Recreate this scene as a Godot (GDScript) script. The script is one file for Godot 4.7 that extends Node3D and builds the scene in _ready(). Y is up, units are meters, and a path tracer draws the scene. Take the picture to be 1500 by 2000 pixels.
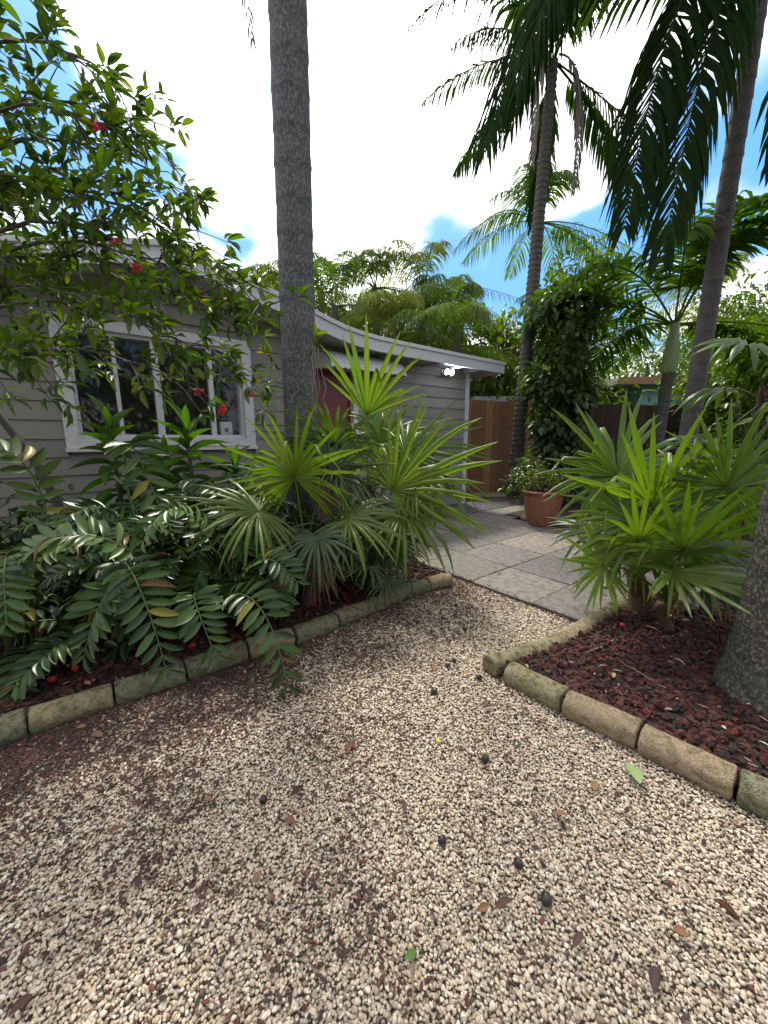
extends Node3D
# Front garden of a grey bungalow: gravel court, paver patio, palms. Units metres, y up.

var rng := RandomNumberGenerator.new()
var M := {}
var taken := {}
const HOUSE := Vector3(1.324, 0.0, -6.40)      # front right corner of the house at ground level
const TURN := 0.66323                           # the house and the patio share one grid, turned 38 degrees
const DX := Vector3(0.788, 0.0, -0.616)         # along the house front
const DN := Vector3(0.616, 0.0, 0.788)          # out from the house front

# ------------------------------------------------------------------ mesh building
class MB:
	var v := PackedVector3Array()
	var c := PackedColorArray()
	var t := PackedInt32Array()
	func p(a: Vector3, col: Color = Color.WHITE) -> int:
		v.push_back(a); c.push_back(col)
		return v.size() - 1
	func tri(a: int, b: int, d: int) -> void:
		t.push_back(a); t.push_back(b); t.push_back(d)
	func quad(a: int, b: int, d: int, e: int) -> void:
		tri(a, b, d); tri(a, d, e)
	func flat(a: Vector3, b: Vector3, d: Vector3, e: Vector3, col: Color = Color.WHITE) -> void:
		var i := p(a, col); p(b, col); p(d, col); p(e, col)
		quad(i, i + 1, i + 2, i + 3)
	func box(lo: Vector3, hi: Vector3, col: Color = Color.WHITE) -> void:
		var a := lo; var b := hi
		flat(Vector3(a.x, a.y, b.z), Vector3(a.x, b.y, b.z), Vector3(b.x, b.y, b.z), Vector3(b.x, a.y, b.z), col)
		flat(Vector3(b.x, a.y, a.z), Vector3(b.x, b.y, a.z), Vector3(a.x, b.y, a.z), Vector3(a.x, a.y, a.z), col)
		flat(Vector3(b.x, a.y, b.z), Vector3(b.x, b.y, b.z), Vector3(b.x, b.y, a.z), Vector3(b.x, a.y, a.z), col)
		flat(Vector3(a.x, a.y, a.z), Vector3(a.x, b.y, a.z), Vector3(a.x, b.y, b.z), Vector3(a.x, a.y, b.z), col)
		flat(Vector3(a.x, b.y, b.z), Vector3(a.x, b.y, a.z), Vector3(b.x, b.y, a.z), Vector3(b.x, b.y, b.z), col)
		flat(Vector3(a.x, a.y, a.z), Vector3(a.x, a.y, b.z), Vector3(b.x, a.y, b.z), Vector3(b.x, a.y, a.z), col)
	func mesh(m: Material) -> ArrayMesh:
		var n := PackedVector3Array()
		n.resize(v.size())
		for i in range(0, t.size(), 3):
			var a := t[i]; var b := t[i + 1]; var d := t[i + 2]
			var f := (v[d] - v[a]).cross(v[b] - v[a])
			n[a] += f; n[b] += f; n[d] += f
		for i in n.size():
			n[i] = n[i].normalized() if n[i].length_squared() > 1e-18 else Vector3.UP
		var arr := []
		arr.resize(Mesh.ARRAY_MAX)
		arr[Mesh.ARRAY_VERTEX] = v; arr[Mesh.ARRAY_NORMAL] = n; arr[Mesh.ARRAY_COLOR] = c; arr[Mesh.ARRAY_INDEX] = t
		var r := ArrayMesh.new()
		r.add_surface_from_arrays(Mesh.PRIMITIVE_TRIANGLES, arr)
		r.surface_set_material(0, m)
		return r

func R(a: float, b: float) -> float:
	return rng.randf_range(a, b)

func tube(mb: MB, pts: Array, radii: Array, sides := 8, col := Color.WHITE, cap := true) -> void:
	var last := Vector3(0.3, 0.1, 0.9)
	var rings := []
	for i in pts.size():
		var d: Vector3 = (pts[mini(i + 1, pts.size() - 1)] - pts[maxi(i - 1, 0)]).normalized()
		var x := (last - d * last.dot(d)).normalized()
		last = x
		var y := d.cross(x)
		var first := mb.v.size()
		for k in sides:
			var a := TAU * k / sides
			mb.p(pts[i] + (x * cos(a) + y * sin(a)) * radii[i], col)
		rings.append(first)
	for i in pts.size() - 1:
		for k in sides:
			var k2 := (k + 1) % sides
			mb.quad(rings[i] + k, rings[i + 1] + k, rings[i + 1] + k2, rings[i] + k2)
	if cap:
		for e in [0, pts.size() - 1]:
			var m := mb.p(pts[e], col)
			for k in sides:
				var k2 := (k + 1) % sides
				if e == 0:
					mb.tri(m, rings[e] + k, rings[e] + k2)
				else:
					mb.tri(m, rings[e] + k2, rings[e] + k)

func lathe(mb: MB, profile: Array, sides := 32, col := Color.WHITE, wob := 0.0) -> void:
	# profile: Vector2(radius, height) from the bottom up
	var first := mb.v.size()
	for q in profile:
		for k in sides:
			var a := TAU * k / sides
			var r: float = q.x * (1.0 + wob * R(-1, 1))
			mb.p(Vector3(cos(a) * r, q.y, sin(a) * r), col)
	for i in profile.size() - 1:
		for k in sides:
			var k2 := (k + 1) % sides
			mb.quad(first + i * sides + k, first + i * sides + k2, first + (i + 1) * sides + k2, first + (i + 1) * sides + k)

func ball(mb: MB, at: Vector3, rad: Vector3, col := Color.WHITE, lumps := 0.0, u := 12, w := 8) -> void:
	var first := mb.v.size()
	mb.p(at + Vector3(0, rad.y, 0), col)
	for j in range(1, w):
		var b := PI * j / w
		for k in u:
			var a := TAU * k / u
			var s := 1.0 + lumps * R(-1, 1)
			mb.p(at + Vector3(sin(b) * cos(a) * rad.x, cos(b) * rad.y, sin(b) * sin(a) * rad.z) * s, col)
	var e := mb.p(at - Vector3(0, rad.y, 0), col)
	for k in u:
		var k2 := (k + 1) % u
		mb.tri(first, first + 1 + k, first + 1 + k2)
		for j in w - 2:
			var q := first + 1 + j * u
			mb.quad(q + k, q + u + k, q + u + k2, q + k2)
		mb.tri(e, first + 1 + (w - 2) * u + k2, first + 1 + (w - 2) * u + k)

# ------------------------------------------------------------------ nodes
func numbered(called: String) -> String:
	var n: int = taken.get(called, 0)
	taken[called] = n + 1
	return called if n == 0 else "%s_%03d" % [called, n]

func tag(o: Node3D, label: String, category: String, group := "") -> Node3D:
	o.set_meta("label", label)
	o.set_meta("category", category)
	if group: o.set_meta("group", group)
	return o

func thing(called: String, label: String, category: String, at := Vector3.ZERO, turn := 0.0, group := "") -> Node3D:
	var o := Node3D.new()
	o.name = numbered(called)
	o.position = at
	o.rotation.y = turn
	add_child(o)
	return tag(o, label, category, group)

func part(called: String, mesh: Mesh, parent: Node3D, xf := Transform3D()) -> MeshInstance3D:
	var o := MeshInstance3D.new()
	o.name = called
	o.mesh = mesh
	o.transform = xf
	parent.add_child(o, true)
	return o

func single(called: String, mesh: Mesh, label: String, category: String, group := "", xf := Transform3D()) -> MeshInstance3D:
	var o := MeshInstance3D.new()
	o.name = numbered(called)
	o.mesh = mesh
	o.transform = xf
	add_child(o)
	tag(o, label, category, group)
	return o

func setting(called: String, mesh: Mesh, xf := Transform3D()) -> MeshInstance3D:
	var o := MeshInstance3D.new()
	o.name = called
	o.mesh = mesh
	o.transform = xf
	add_child(o)
	o.set_meta("kind", "structure")
	return o

func scatter(called: String, mesh: Mesh, xfs: Array, cols: PackedColorArray, parent: Node3D) -> MultiMeshInstance3D:
	var mm := MultiMesh.new()
	mm.transform_format = MultiMesh.TRANSFORM_3D
	mm.use_colors = true
	mm.mesh = mesh
	mm.instance_count = xfs.size()
	for i in xfs.size():
		mm.set_instance_transform(i, xfs[i])
		mm.set_instance_color(i, cols[i])
	var o := MultiMeshInstance3D.new()
	o.name = called
	o.multimesh = mm
	parent.add_child(o, true)
	o.set_meta("kind", "stuff")
	return o

# ------------------------------------------------------------------ materials
func ntex(freq: float, ramp: Array, size := 512, kind := FastNoiseLite.TYPE_SIMPLEX_SMOOTH, octaves := 4, sd := 1, gain := 0.5) -> NoiseTexture2D:
	var n := FastNoiseLite.new()
	n.noise_type = kind
	n.seed = sd
	n.frequency = freq
	n.fractal_octaves = octaves
	n.fractal_gain = gain
	var t := NoiseTexture2D.new()
	t.width = size; t.height = size
	t.seamless = true
	t.noise = n
	if ramp.size():
		var g := Gradient.new()
		var offs := PackedFloat32Array(); var cs := PackedColorArray()
		for r in ramp:
			offs.push_back(r[0]); cs.push_back((r[1] as Color).linear_to_srgb())
		g.offsets = offs; g.colors = cs
		t.color_ramp = g
	return t

func nmap(freq: float, strength: float, size := 512, kind := FastNoiseLite.TYPE_SIMPLEX_SMOOTH, octaves := 4, sd := 3) -> NoiseTexture2D:
	var t := ntex(freq, [], size, kind, octaves, sd)
	t.as_normal_map = true
	t.bump_strength = strength
	return t

func mat(col: Color, rough := 0.7, opt := {}) -> StandardMaterial3D:
	var m := StandardMaterial3D.new()
	m.albedo_color = col.linear_to_srgb()
	m.roughness = rough
	m.metallic_specular = opt.get("spec", 0.5)
	m.cull_mode = BaseMaterial3D.CULL_DISABLED
	if opt.has("tex"):
		m.albedo_texture = opt.tex
	if opt.has("normal"):
		m.normal_enabled = true
		m.normal_texture = opt.normal
		m.normal_scale = opt.get("nscale", 1.0)
	if opt.has("scale"):
		m.uv1_triplanar = true
		m.uv1_world_triplanar = opt.get("world", true)
		m.uv1_scale = opt.scale
	m.vertex_color_use_as_albedo = opt.get("vc", false)
	if opt.has("back"):
		m.backlight_enabled = true
		m.backlight = opt.back
	return m

func make_materials() -> void:
	var W := Color.WHITE
	var g := func(a): return Color(a, a, a)
	# tints are multiplied with the base colour, textures carry grain and stains
	var fine := ntex(0.05, [[0.0, g.call(0.72)], [0.5, g.call(0.9)], [1.0, g.call(1.0)]], 512, FastNoiseLite.TYPE_SIMPLEX_SMOOTH, 5, 11)
	var grain := nmap(0.09, 3.0, 512, FastNoiseLite.TYPE_SIMPLEX_SMOOTH, 4, 5)
	for k in 3:
		M["siding%d" % k] = mat(Color(0.265, 0.247, 0.23) * [1.0, 0.92, 1.06][k], 0.62, {"tex": fine, "normal": grain, "nscale": 0.25, "scale": Vector3(1.3, 2.6, 1.3)})
	M.wallcore = mat(Color(0.265, 0.247, 0.23), 0.9)
	M.darkglass = mat(Color(0.05, 0.055, 0.06), 0.06)
	M.black_plastic = mat(Color(0.03, 0.03, 0.03), 0.5)
	M.interior = mat(Color(0.42, 0.39, 0.35), 0.9)
	M.white = mat(Color(0.68, 0.68, 0.70), 0.5, {"tex": fine, "scale": Vector3(1.1, 1.1, 1.1)})
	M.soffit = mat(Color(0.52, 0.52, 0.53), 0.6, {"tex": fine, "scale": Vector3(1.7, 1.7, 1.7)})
	M.roofing = mat(Color(0.45, 0.45, 0.47), 0.7, {"tex": fine, "scale": Vector3(2, 2, 2)})
	M.door = mat(Color(0.17, 0.012, 0.022), 0.4, {"tex": fine, "scale": Vector3(2, 2, 2)})
	M.metal = mat(Color(0.35, 0.34, 0.33), 0.35); M.metal.metallic = 0.9
	var gl := StandardMaterial3D.new()
	gl.transparency = BaseMaterial3D.TRANSPARENCY_ALPHA
	gl.albedo_color = Color(0.2, 0.22, 0.22, 0.12)
	gl.roughness = 0.03
	M.glass = gl
	var lamp := StandardMaterial3D.new()
	lamp.albedo_color = Color(0.9, 0.9, 0.9)
	lamp.emission_enabled = true
	lamp.emission = Color(0.95, 0.98, 1.0)
	lamp.emission_energy_multiplier = 9.0
	M.lamp = lamp
	var woodt := ntex(0.02, [[0.0, g.call(0.45)], [0.4, g.call(0.8)], [0.7, g.call(0.95)], [1.0, g.call(1.0)]], 512, FastNoiseLite.TYPE_SIMPLEX_SMOOTH, 5, 21)
	for k in 4:
		M["fence%d" % k] = mat([Color(0.34, 0.175, 0.085), Color(0.28, 0.14, 0.07), Color(0.40, 0.22, 0.11), Color(0.24, 0.12, 0.065)][k], 0.75, {"tex": woodt, "scale": Vector3(4, 0.5, 4)})
		M["oldfence%d" % k] = mat([Color(0.075, 0.045, 0.035), Color(0.06, 0.036, 0.03), Color(0.09, 0.05, 0.036), Color(0.05, 0.032, 0.028)][k], 0.85, {"tex": woodt, "scale": Vector3(4, 0.5, 4)})
	var stain := ntex(0.012, [[0.0, g.call(0.3)], [0.38, g.call(0.62)], [0.55, g.call(0.9)], [1.0, g.call(1.0)]], 1024, FastNoiseLite.TYPE_SIMPLEX_SMOOTH, 6, 31, 0.68)
	var speck := ntex(0.35, [[0.0, g.call(0.4)], [0.35, g.call(0.8)], [0.55, g.call(1.0)], [1.0, g.call(1.0)]], 512, FastNoiseLite.TYPE_SIMPLEX, 3, 33)
	var rough_n := nmap(0.25, 5.0, 512, FastNoiseLite.TYPE_SIMPLEX, 3, 35)
	var pc := [Color(0.175, 0.155, 0.135), Color(0.15, 0.136, 0.122), Color(0.215, 0.18, 0.15), Color(0.12, 0.112, 0.104), Color(0.13, 0.126, 0.098)]
	for k in 5:
		M["paver%d" % k] = mat(pc[k], 0.62, {"tex": stain, "normal": rough_n, "nscale": 0.5, "scale": Vector3(0.9, 0.9, 0.9) * (1.0 + 0.13 * k)})
	M.slab = mat(Color(0.115, 0.115, 0.12), 0.32, {"tex": stain, "normal": rough_n, "nscale": 0.15, "scale": Vector3(0.7, 0.7, 0.7)})
	M.joint = mat(Color(0.05, 0.043, 0.035), 0.95, {"tex": speck, "scale": Vector3(4, 4, 4)})
	# concrete edging: moss, algae and bare concrete in patches
	var moss := ntex(0.011, [[0.0, Color(0.05, 0.055, 0.02)], [0.36, Color(0.13, 0.125, 0.05)], [0.48, Color(0.26, 0.22, 0.12)], [0.58, Color(0.38, 0.33, 0.23)], [0.7, Color(0.2, 0.18, 0.08)], [1.0, Color(0.1, 0.1, 0.04)]], 1024, FastNoiseLite.TYPE_SIMPLEX_SMOOTH, 7, 41, 0.74)
	var moss2 := ntex(0.014, [[0.0, Color(0.025, 0.035, 0.015)], [0.38, Color(0.08, 0.09, 0.04)], [0.5, Color(0.16, 0.16, 0.085)], [0.6, Color(0.28, 0.26, 0.19)], [1.0, Color(0.1, 0.1, 0.05)]], 1024, FastNoiseLite.TYPE_SIMPLEX_SMOOTH, 7, 43, 0.74)
	var tan := ntex(0.014, [[0.0, Color(0.10, 0.09, 0.04)], [0.38, Color(0.2, 0.165, 0.08)], [0.5, Color(0.32, 0.25, 0.165)], [0.62, Color(0.41, 0.31, 0.22)], [1.0, Color(0.32, 0.16, 0.08)]], 1024, FastNoiseLite.TYPE_SIMPLEX_SMOOTH, 7, 45, 0.74)
	var k3 := 0
	for t in [moss, moss2, tan]:
		M["edging%d" % k3] = mat(W, 0.85, {"tex": t, "normal": rough_n, "nscale": 1.8, "scale": Vector3(1.9, 1.9, 1.9)})
		k3 += 1
	M.soil = mat(Color(0.045, 0.026, 0.02), 0.95, {"tex": speck, "normal": rough_n, "scale": Vector3(3, 3, 3)})
	M.gravelbase = mat(Color(0.2, 0.17, 0.13), 0.95, {"tex": speck, "normal": rough_n, "scale": Vector3(6, 6, 6)})
	M.earth = mat(Color(0.07, 0.075, 0.035), 0.95, {"tex": stain, "scale": Vector3(0.5, 0.5, 0.5)})
	M.pebble = mat(W, 0.55, {"vc": true})
	M.chip = mat(W, 0.85, {"vc": true})
	M.lava = mat(W, 0.92, {"vc": true, "tex": speck, "normal": rough_n, "scale": Vector3(9, 9, 9)})
	M.pot = mat(Color(0.36, 0.145, 0.09), 0.5, {"tex": stain, "scale": Vector3(1.6, 1.6, 1.6)})
	M.rock = mat(Color(0.42, 0.40, 0.36), 0.9, {"tex": stain, "normal": rough_n, "scale": Vector3(4, 4, 4)})
	# bark
	var bark1 := ntex(0.016, [[0.0, g.call(0.055)], [0.42, Color(0.10, 0.104, 0.11)], [0.58, Color(0.14, 0.144, 0.15)], [0.64, Color(0.17, 0.172, 0.17)], [0.70, Color(0.38, 0.375, 0.34)], [1.0, Color(0.42, 0.41, 0.38)]], 1024, FastNoiseLite.TYPE_SIMPLEX, 6, 51, 0.8)
	M.bark_grey = mat(W, 0.85, {"vc": true, "tex": bark1, "normal": rough_n, "nscale": 1.4, "scale": Vector3(3.0, 1.2, 3.0)})
	var bark2 := ntex(0.014, [[0.0, Color(0.025, 0.023, 0.016)], [0.42, Color(0.06, 0.055, 0.04)], [0.58, Color(0.10, 0.09, 0.065)], [0.66, Color(0.17, 0.16, 0.12)], [0.74, Color(0.36, 0.35, 0.29)], [1.0, Color(0.45, 0.43, 0.38)]], 1024, FastNoiseLite.TYPE_SIMPLEX, 6, 53, 0.75)
	M.bark_lichen = mat(W, 0.9, {"tex": bark2, "normal": rough_n, "nscale": 1.5, "scale": Vector3(3.4, 2.4, 3.4)})
	M.bark_dark = mat(Color(0.7, 0.66, 0.62), 0.9, {"vc": true, "tex": bark2, "normal": rough_n, "nscale": 1.5, "scale": Vector3(2.2, 1.4, 2.2)})
	M.bark_palm = mat(Color(0.125, 0.115, 0.105), 0.85, {"vc": true, "tex": stain, "normal": rough_n, "nscale": 1.2, "scale": Vector3(1.4, 5.0, 1.4)})
	M.fibre = mat(Color(0.12, 0.07, 0.045), 0.95, {"tex": woodt, "scale": Vector3(14, 2.0, 14), "vc": true})
	M.branch = mat(Color(0.085, 0.065, 0.05), 0.65, {"tex": speck, "scale": Vector3(8, 8, 8)})
	M.stem = mat(Color(0.05, 0.042, 0.034), 0.7, {"tex": speck, "scale": Vector3(6, 6, 6)})
	M.shaft = mat(Color(0.2, 0.26, 0.09), 0.45, {"tex": fine, "scale": Vector3(3, 0.6, 3)})
	# foliage: vertex or copy colours carry the leaf colour
	M.palm = mat(W, 0.65, {"vc": true, "spec": 0.12, "back": Color(0.85, 0.95, 0.4)})
	M.fan = mat(W, 0.36, {"vc": true, "spec": 0.5, "back": Color(0.9, 1.0, 0.38)})
	M.palm.specular_mode = BaseMaterial3D.SPECULAR_DISABLED
	M.straw = mat(W, 0.8, {"vc": true, "back": Color(0.5, 0.45, 0.4)})
	M.leaf = mat(W, 0.32, {"vc": true, "back": Color(0.9, 1.0, 0.35)})
	M.gloss = mat(W, 0.33, {"vc": true, "spec": 0.42, "back": Color(0.45, 0.5, 0.2)})
	M.litter = mat(W, 0.75, {"vc": true, "back": Color(0.3, 0.28, 0.2)})
	M.fruit = mat(W, 0.35, {"vc": true})
	M.teal = mat(Color(0.34, 0.60, 0.58), 0.7, {"tex": fine, "scale": Vector3(1, 1, 1)})
	M.petal = mat(Color(0.66, 0.008, 0.025), 0.6, {"spec": 0.1, "back": Color(0.5, 0.5, 0.5)})

# ------------------------------------------------------------------ sky and light
func sky_picture() -> ImageTexture:
	var w := 1024; var h := 512
	var im := Image.create(w, h, false, Image.FORMAT_RGBF)
	var n := FastNoiseLite.new()
	n.noise_type = FastNoiseLite.TYPE_SIMPLEX_SMOOTH
	n.seed = 8; n.frequency = 1.1; n.fractal_octaves = 5
	var sun := SUN.normalized()
	# openings in the cloud where blue shows
	var holes := [[Vector3(1.0, 0.66, -0.98), 0.20, 1.25], [Vector3(0.16, 0.37, -1.0), 0.12, 1.25], [Vector3(-1.0, 1.3, -1.0), 0.30, 0.62], [Vector3(-0.72, 0.72, -1.0), 0.26, 0.62], [Vector3(-0.36, 0.33, -1.0), 0.12, 0.8], [Vector3(0.55, 0.33, -1.0), 0.14, 0.8], [Vector3(1.2, 0.5, 0.9), 0.4, 0.8], [Vector3(-1.0, 0.7, 0.8), 0.4, 0.8]]
	for y in h:
		var th := PI * (y + 0.5) / h
		for x in w:
			var a := TAU * (x + 0.5) / w
			var d := Vector3(sin(a) * sin(th), cos(th), -cos(a) * sin(th))
			var col: Color
			if d.y < -0.02:
				col = Color(0.25, 0.25, 0.22)
			else:
				var e := maxf(d.y, 0.0)
				var blue := Color(0.10, 0.33, 0.80).lerp(Color(0.30, 0.58, 0.92), pow(1.0 - e, 4.0))
				var q := d / (0.35 + e)
				var f := n.get_noise_3d(q.x * 1.4, q.y * 1.4, q.z * 1.4) + 0.5 * n.get_noise_3d(q.x * 4.0 + 9.0, q.y * 4.0, q.z * 4.0)
				var cover := 1.0 + f * 0.75
				for o in holes:
					var dd: float = d.angle_to((o[0] as Vector3).normalized()) / o[1] * (1.0 + 0.9 * f)
					cover -= o[2] * exp(-dd * dd) * (1.0 + 0.5 * f)
				cover = smoothstep(0.0, 0.75, cover)
				var near := maxf(d.dot(sun), 0.0)
				var light := 0.76 + 0.3 * f + 0.95 * pow(near, 3.0) + 2.6 * pow(near, 30.0)
				var grey := Color(1.0, 0.99, 0.985) * light
				col = blue.lerp(grey, cover)
				col += Color(1, 0.98, 0.94) * (0.35 * pow(near, 8.0))
			im.set_pixel(x, y, col)
	return ImageTexture.create_from_image(im)

const SUN := Vector3(-0.12, 1.15, -0.72)     # towards the sun: high, ahead and a little left, behind thin cloud

func light_and_camera() -> void:
	var cam := Camera3D.new()
	cam.name = "camera"
	cam.position = Vector3(0, 1.1, 0)
	cam.rotation_degrees = Vector3(-10.9, 0, 0)
	cam.fov = 106.26
	cam.near = 0.05
	cam.far = 600.0
	add_child(cam)
	cam.current = true
	var env := Environment.new()
	env.background_mode = Environment.BG_SKY
	env.sky = Sky.new()
	var sm := PanoramaSkyMaterial.new()
	sm.panorama = sky_picture()
	env.sky.sky_material = sm
	env.tonemap_mode = Environment.TONE_MAPPER_LINEAR
	env.tonemap_exposure = 1.72
	env.sdfgi_enabled = true
	env.ssao_enabled = true
	env.ssil_enabled = true
	var we := WorldEnvironment.new()
	we.name = "environment"
	we.environment = env
	add_child(we)
	var s := DirectionalLight3D.new()
	s.name = "sun"
	s.light_energy = 0.9
	s.light_color = Color(1.0, 0.96, 0.9)
	s.light_angular_distance = 6.0
	s.shadow_enabled = true
	add_child(s)
	s.look_at_from_position(Vector3.ZERO, -SUN, Vector3.UP)

# ------------------------------------------------------------------ ground
var left_bed := PackedVector2Array([Vector2(-3.6, 0.58), Vector2(-2.2, -0.575), Vector2(-1.405, -1.235), Vector2(-1.144, -1.452), Vector2(-0.928, -1.63), Vector2(-0.52, -1.895), Vector2(-0.288, -2.12), Vector2(-0.083, -2.343), Vector2(0.127, -2.573), Vector2(0.49, -2.79), Vector2(0.36, -3.1), Vector2(0.19, -3.6), Vector2(0.08, -4.1), Vector2(-0.10, -4.46), Vector2(-0.56, -4.10), Vector2(-0.96, -4.60), Vector2(-4.19, -2.09), Vector2(-5.2, -0.8)])
var right_bed := PackedVector2Array([Vector2(0.50, -1.64), Vector2(0.774, -1.775), Vector2(0.951, -1.878), Vector2(1.441, -2.249), Vector2(1.9, -2.5), Vector2(2.6, -2.72), Vector2(4.4, -2.9), Vector2(4.4, 0.6), Vector2(2.5, 0.5), Vector2(1.9, -0.2), Vector2(1.5, -0.56), Vector2(1.13, -0.954), Vector2(0.917, -1.204), Vector2(0.743, -1.402), Vector2(0.567, -1.609)])

func grid(d: float, n: float, y := 0.0) -> Vector3:
	return HOUSE + DX * d + DN * n + Vector3(0, y, 0)

func sheet(poly: PackedVector2Array, y: float, m: Material) -> ArrayMesh:
	var mb := MB.new()
	var idx := Geometry2D.triangulate_polygon(poly)
	for q in poly:
		mb.p(Vector3(q.x, y, q.y))
	for i in range(0, idx.size(), 3):
		var a := poly[idx[i]]; var b := poly[idx[i + 1]]; var d := poly[idx[i + 2]]
		if (b - a).cross(d - a) > 0:
			mb.tri(idx[i], idx[i + 1], idx[i + 2])
		else:
			mb.tri(idx[i], idx[i + 2], idx[i + 1])
	return mb.mesh(m)

func lump(seed_: int, amount: float, m: Material, sub := 1, facets := false) -> ArrayMesh:
	# a lumpy stone about 1 across: an icosahedron split once
	var mb := MB.new()
	var f := (1.0 + sqrt(5.0)) / 2.0
	var vs := [Vector3(-1, f, 0), Vector3(1, f, 0), Vector3(-1, -f, 0), Vector3(1, -f, 0), Vector3(0, -1, f), Vector3(0, 1, f), Vector3(0, -1, -f), Vector3(0, 1, -f), Vector3(f, 0, -1), Vector3(f, 0, 1), Vector3(-f, 0, -1), Vector3(-f, 0, 1)]
	var fs := [[0, 11, 5], [0, 5, 1], [0, 1, 7], [0, 7, 10], [0, 10, 11], [1, 5, 9], [5, 11, 4], [11, 10, 2], [10, 7, 6], [7, 1, 8], [3, 9, 4], [3, 4, 2], [3, 2, 6], [3, 6, 8], [3, 8, 9], [4, 9, 5], [2, 4, 11], [6, 2, 10], [8, 6, 7], [9, 8, 1]]
	for i in vs.size(): vs[i] = (vs[i] as Vector3).normalized()
	for s in sub:
		var cut := {}
		var nf := []
		for t in fs:
			var mid := []
			for k in 3:
				var a: int = t[k]; var b: int = t[(k + 1) % 3]
				var key := Vector2i(mini(a, b), maxi(a, b))
				if not cut.has(key):
					cut[key] = vs.size()
					vs.append(((vs[a] as Vector3) + vs[b]).normalized())
				mid.append(cut[key])
			nf.append([t[0], mid[0], mid[2]]); nf.append([t[1], mid[1], mid[0]]); nf.append([t[2], mid[2], mid[1]]); nf.append(mid)
		fs = nf
	var n := FastNoiseLite.new()
	n.seed = seed_; n.frequency = 0.9
	for q in vs:
		mb.p((q as Vector3) * 0.5 * (1.0 + amount * n.get_noise_3dv((q as Vector3) * 1.7)))
	if facets:
		var old := mb.v
		mb.v = PackedVector3Array(); mb.c = PackedColorArray()
		for t in fs:
			var i := mb.p(old[t[0]]); mb.p(old[t[2]]); mb.p(old[t[1]])
			mb.tri(i, i + 1, i + 2)
		return mb.mesh(m)
	for t in fs:
		mb.tri(t[0], t[2], t[1])
	return mb.mesh(m)

func log_piece(a: Vector2, b: Vector2, rad: float, m: Material, label: String, group: String) -> void:
	var mid := (a + b) * 0.5
	var d := (b - a)
	var l := d.length() * 0.5 - 0.004
	var mb := MB.new()
	var pts := []; var rr := []
	for q in [[-1.0, 0.80], [-0.985, 0.93], [-0.95, 1.0], [-0.6, 1.01], [-0.2, 0.99], [0.25, 1.012], [0.65, 0.99], [0.95, 1.0], [0.985, 0.93], [1.0, 0.80]]:
		pts.append(Vector3(q[0] * l, 0, 0)); rr.append(rad * q[1] * R(0.985, 1.015))
	tube(mb, pts, rr, 20)
	for i in mb.v.size():
		mb.v[i] += Vector3(R(-1, 1) * 0.0015, R(-1, 1) * 0.0013, R(-1, 1) * 0.0013)
	var xf := Transform3D(Basis(Vector3.UP, -atan2(d.y, d.x) + R(-0.05, 0.05)) * Basis(Vector3.BACK, R(-0.05, 0.05)), Vector3(mid.x, rad * 0.60 + R(-0.007, 0.007), mid.y))
	single("edging_log", mb.mesh(m), label, "edging log", group, xf)

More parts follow.
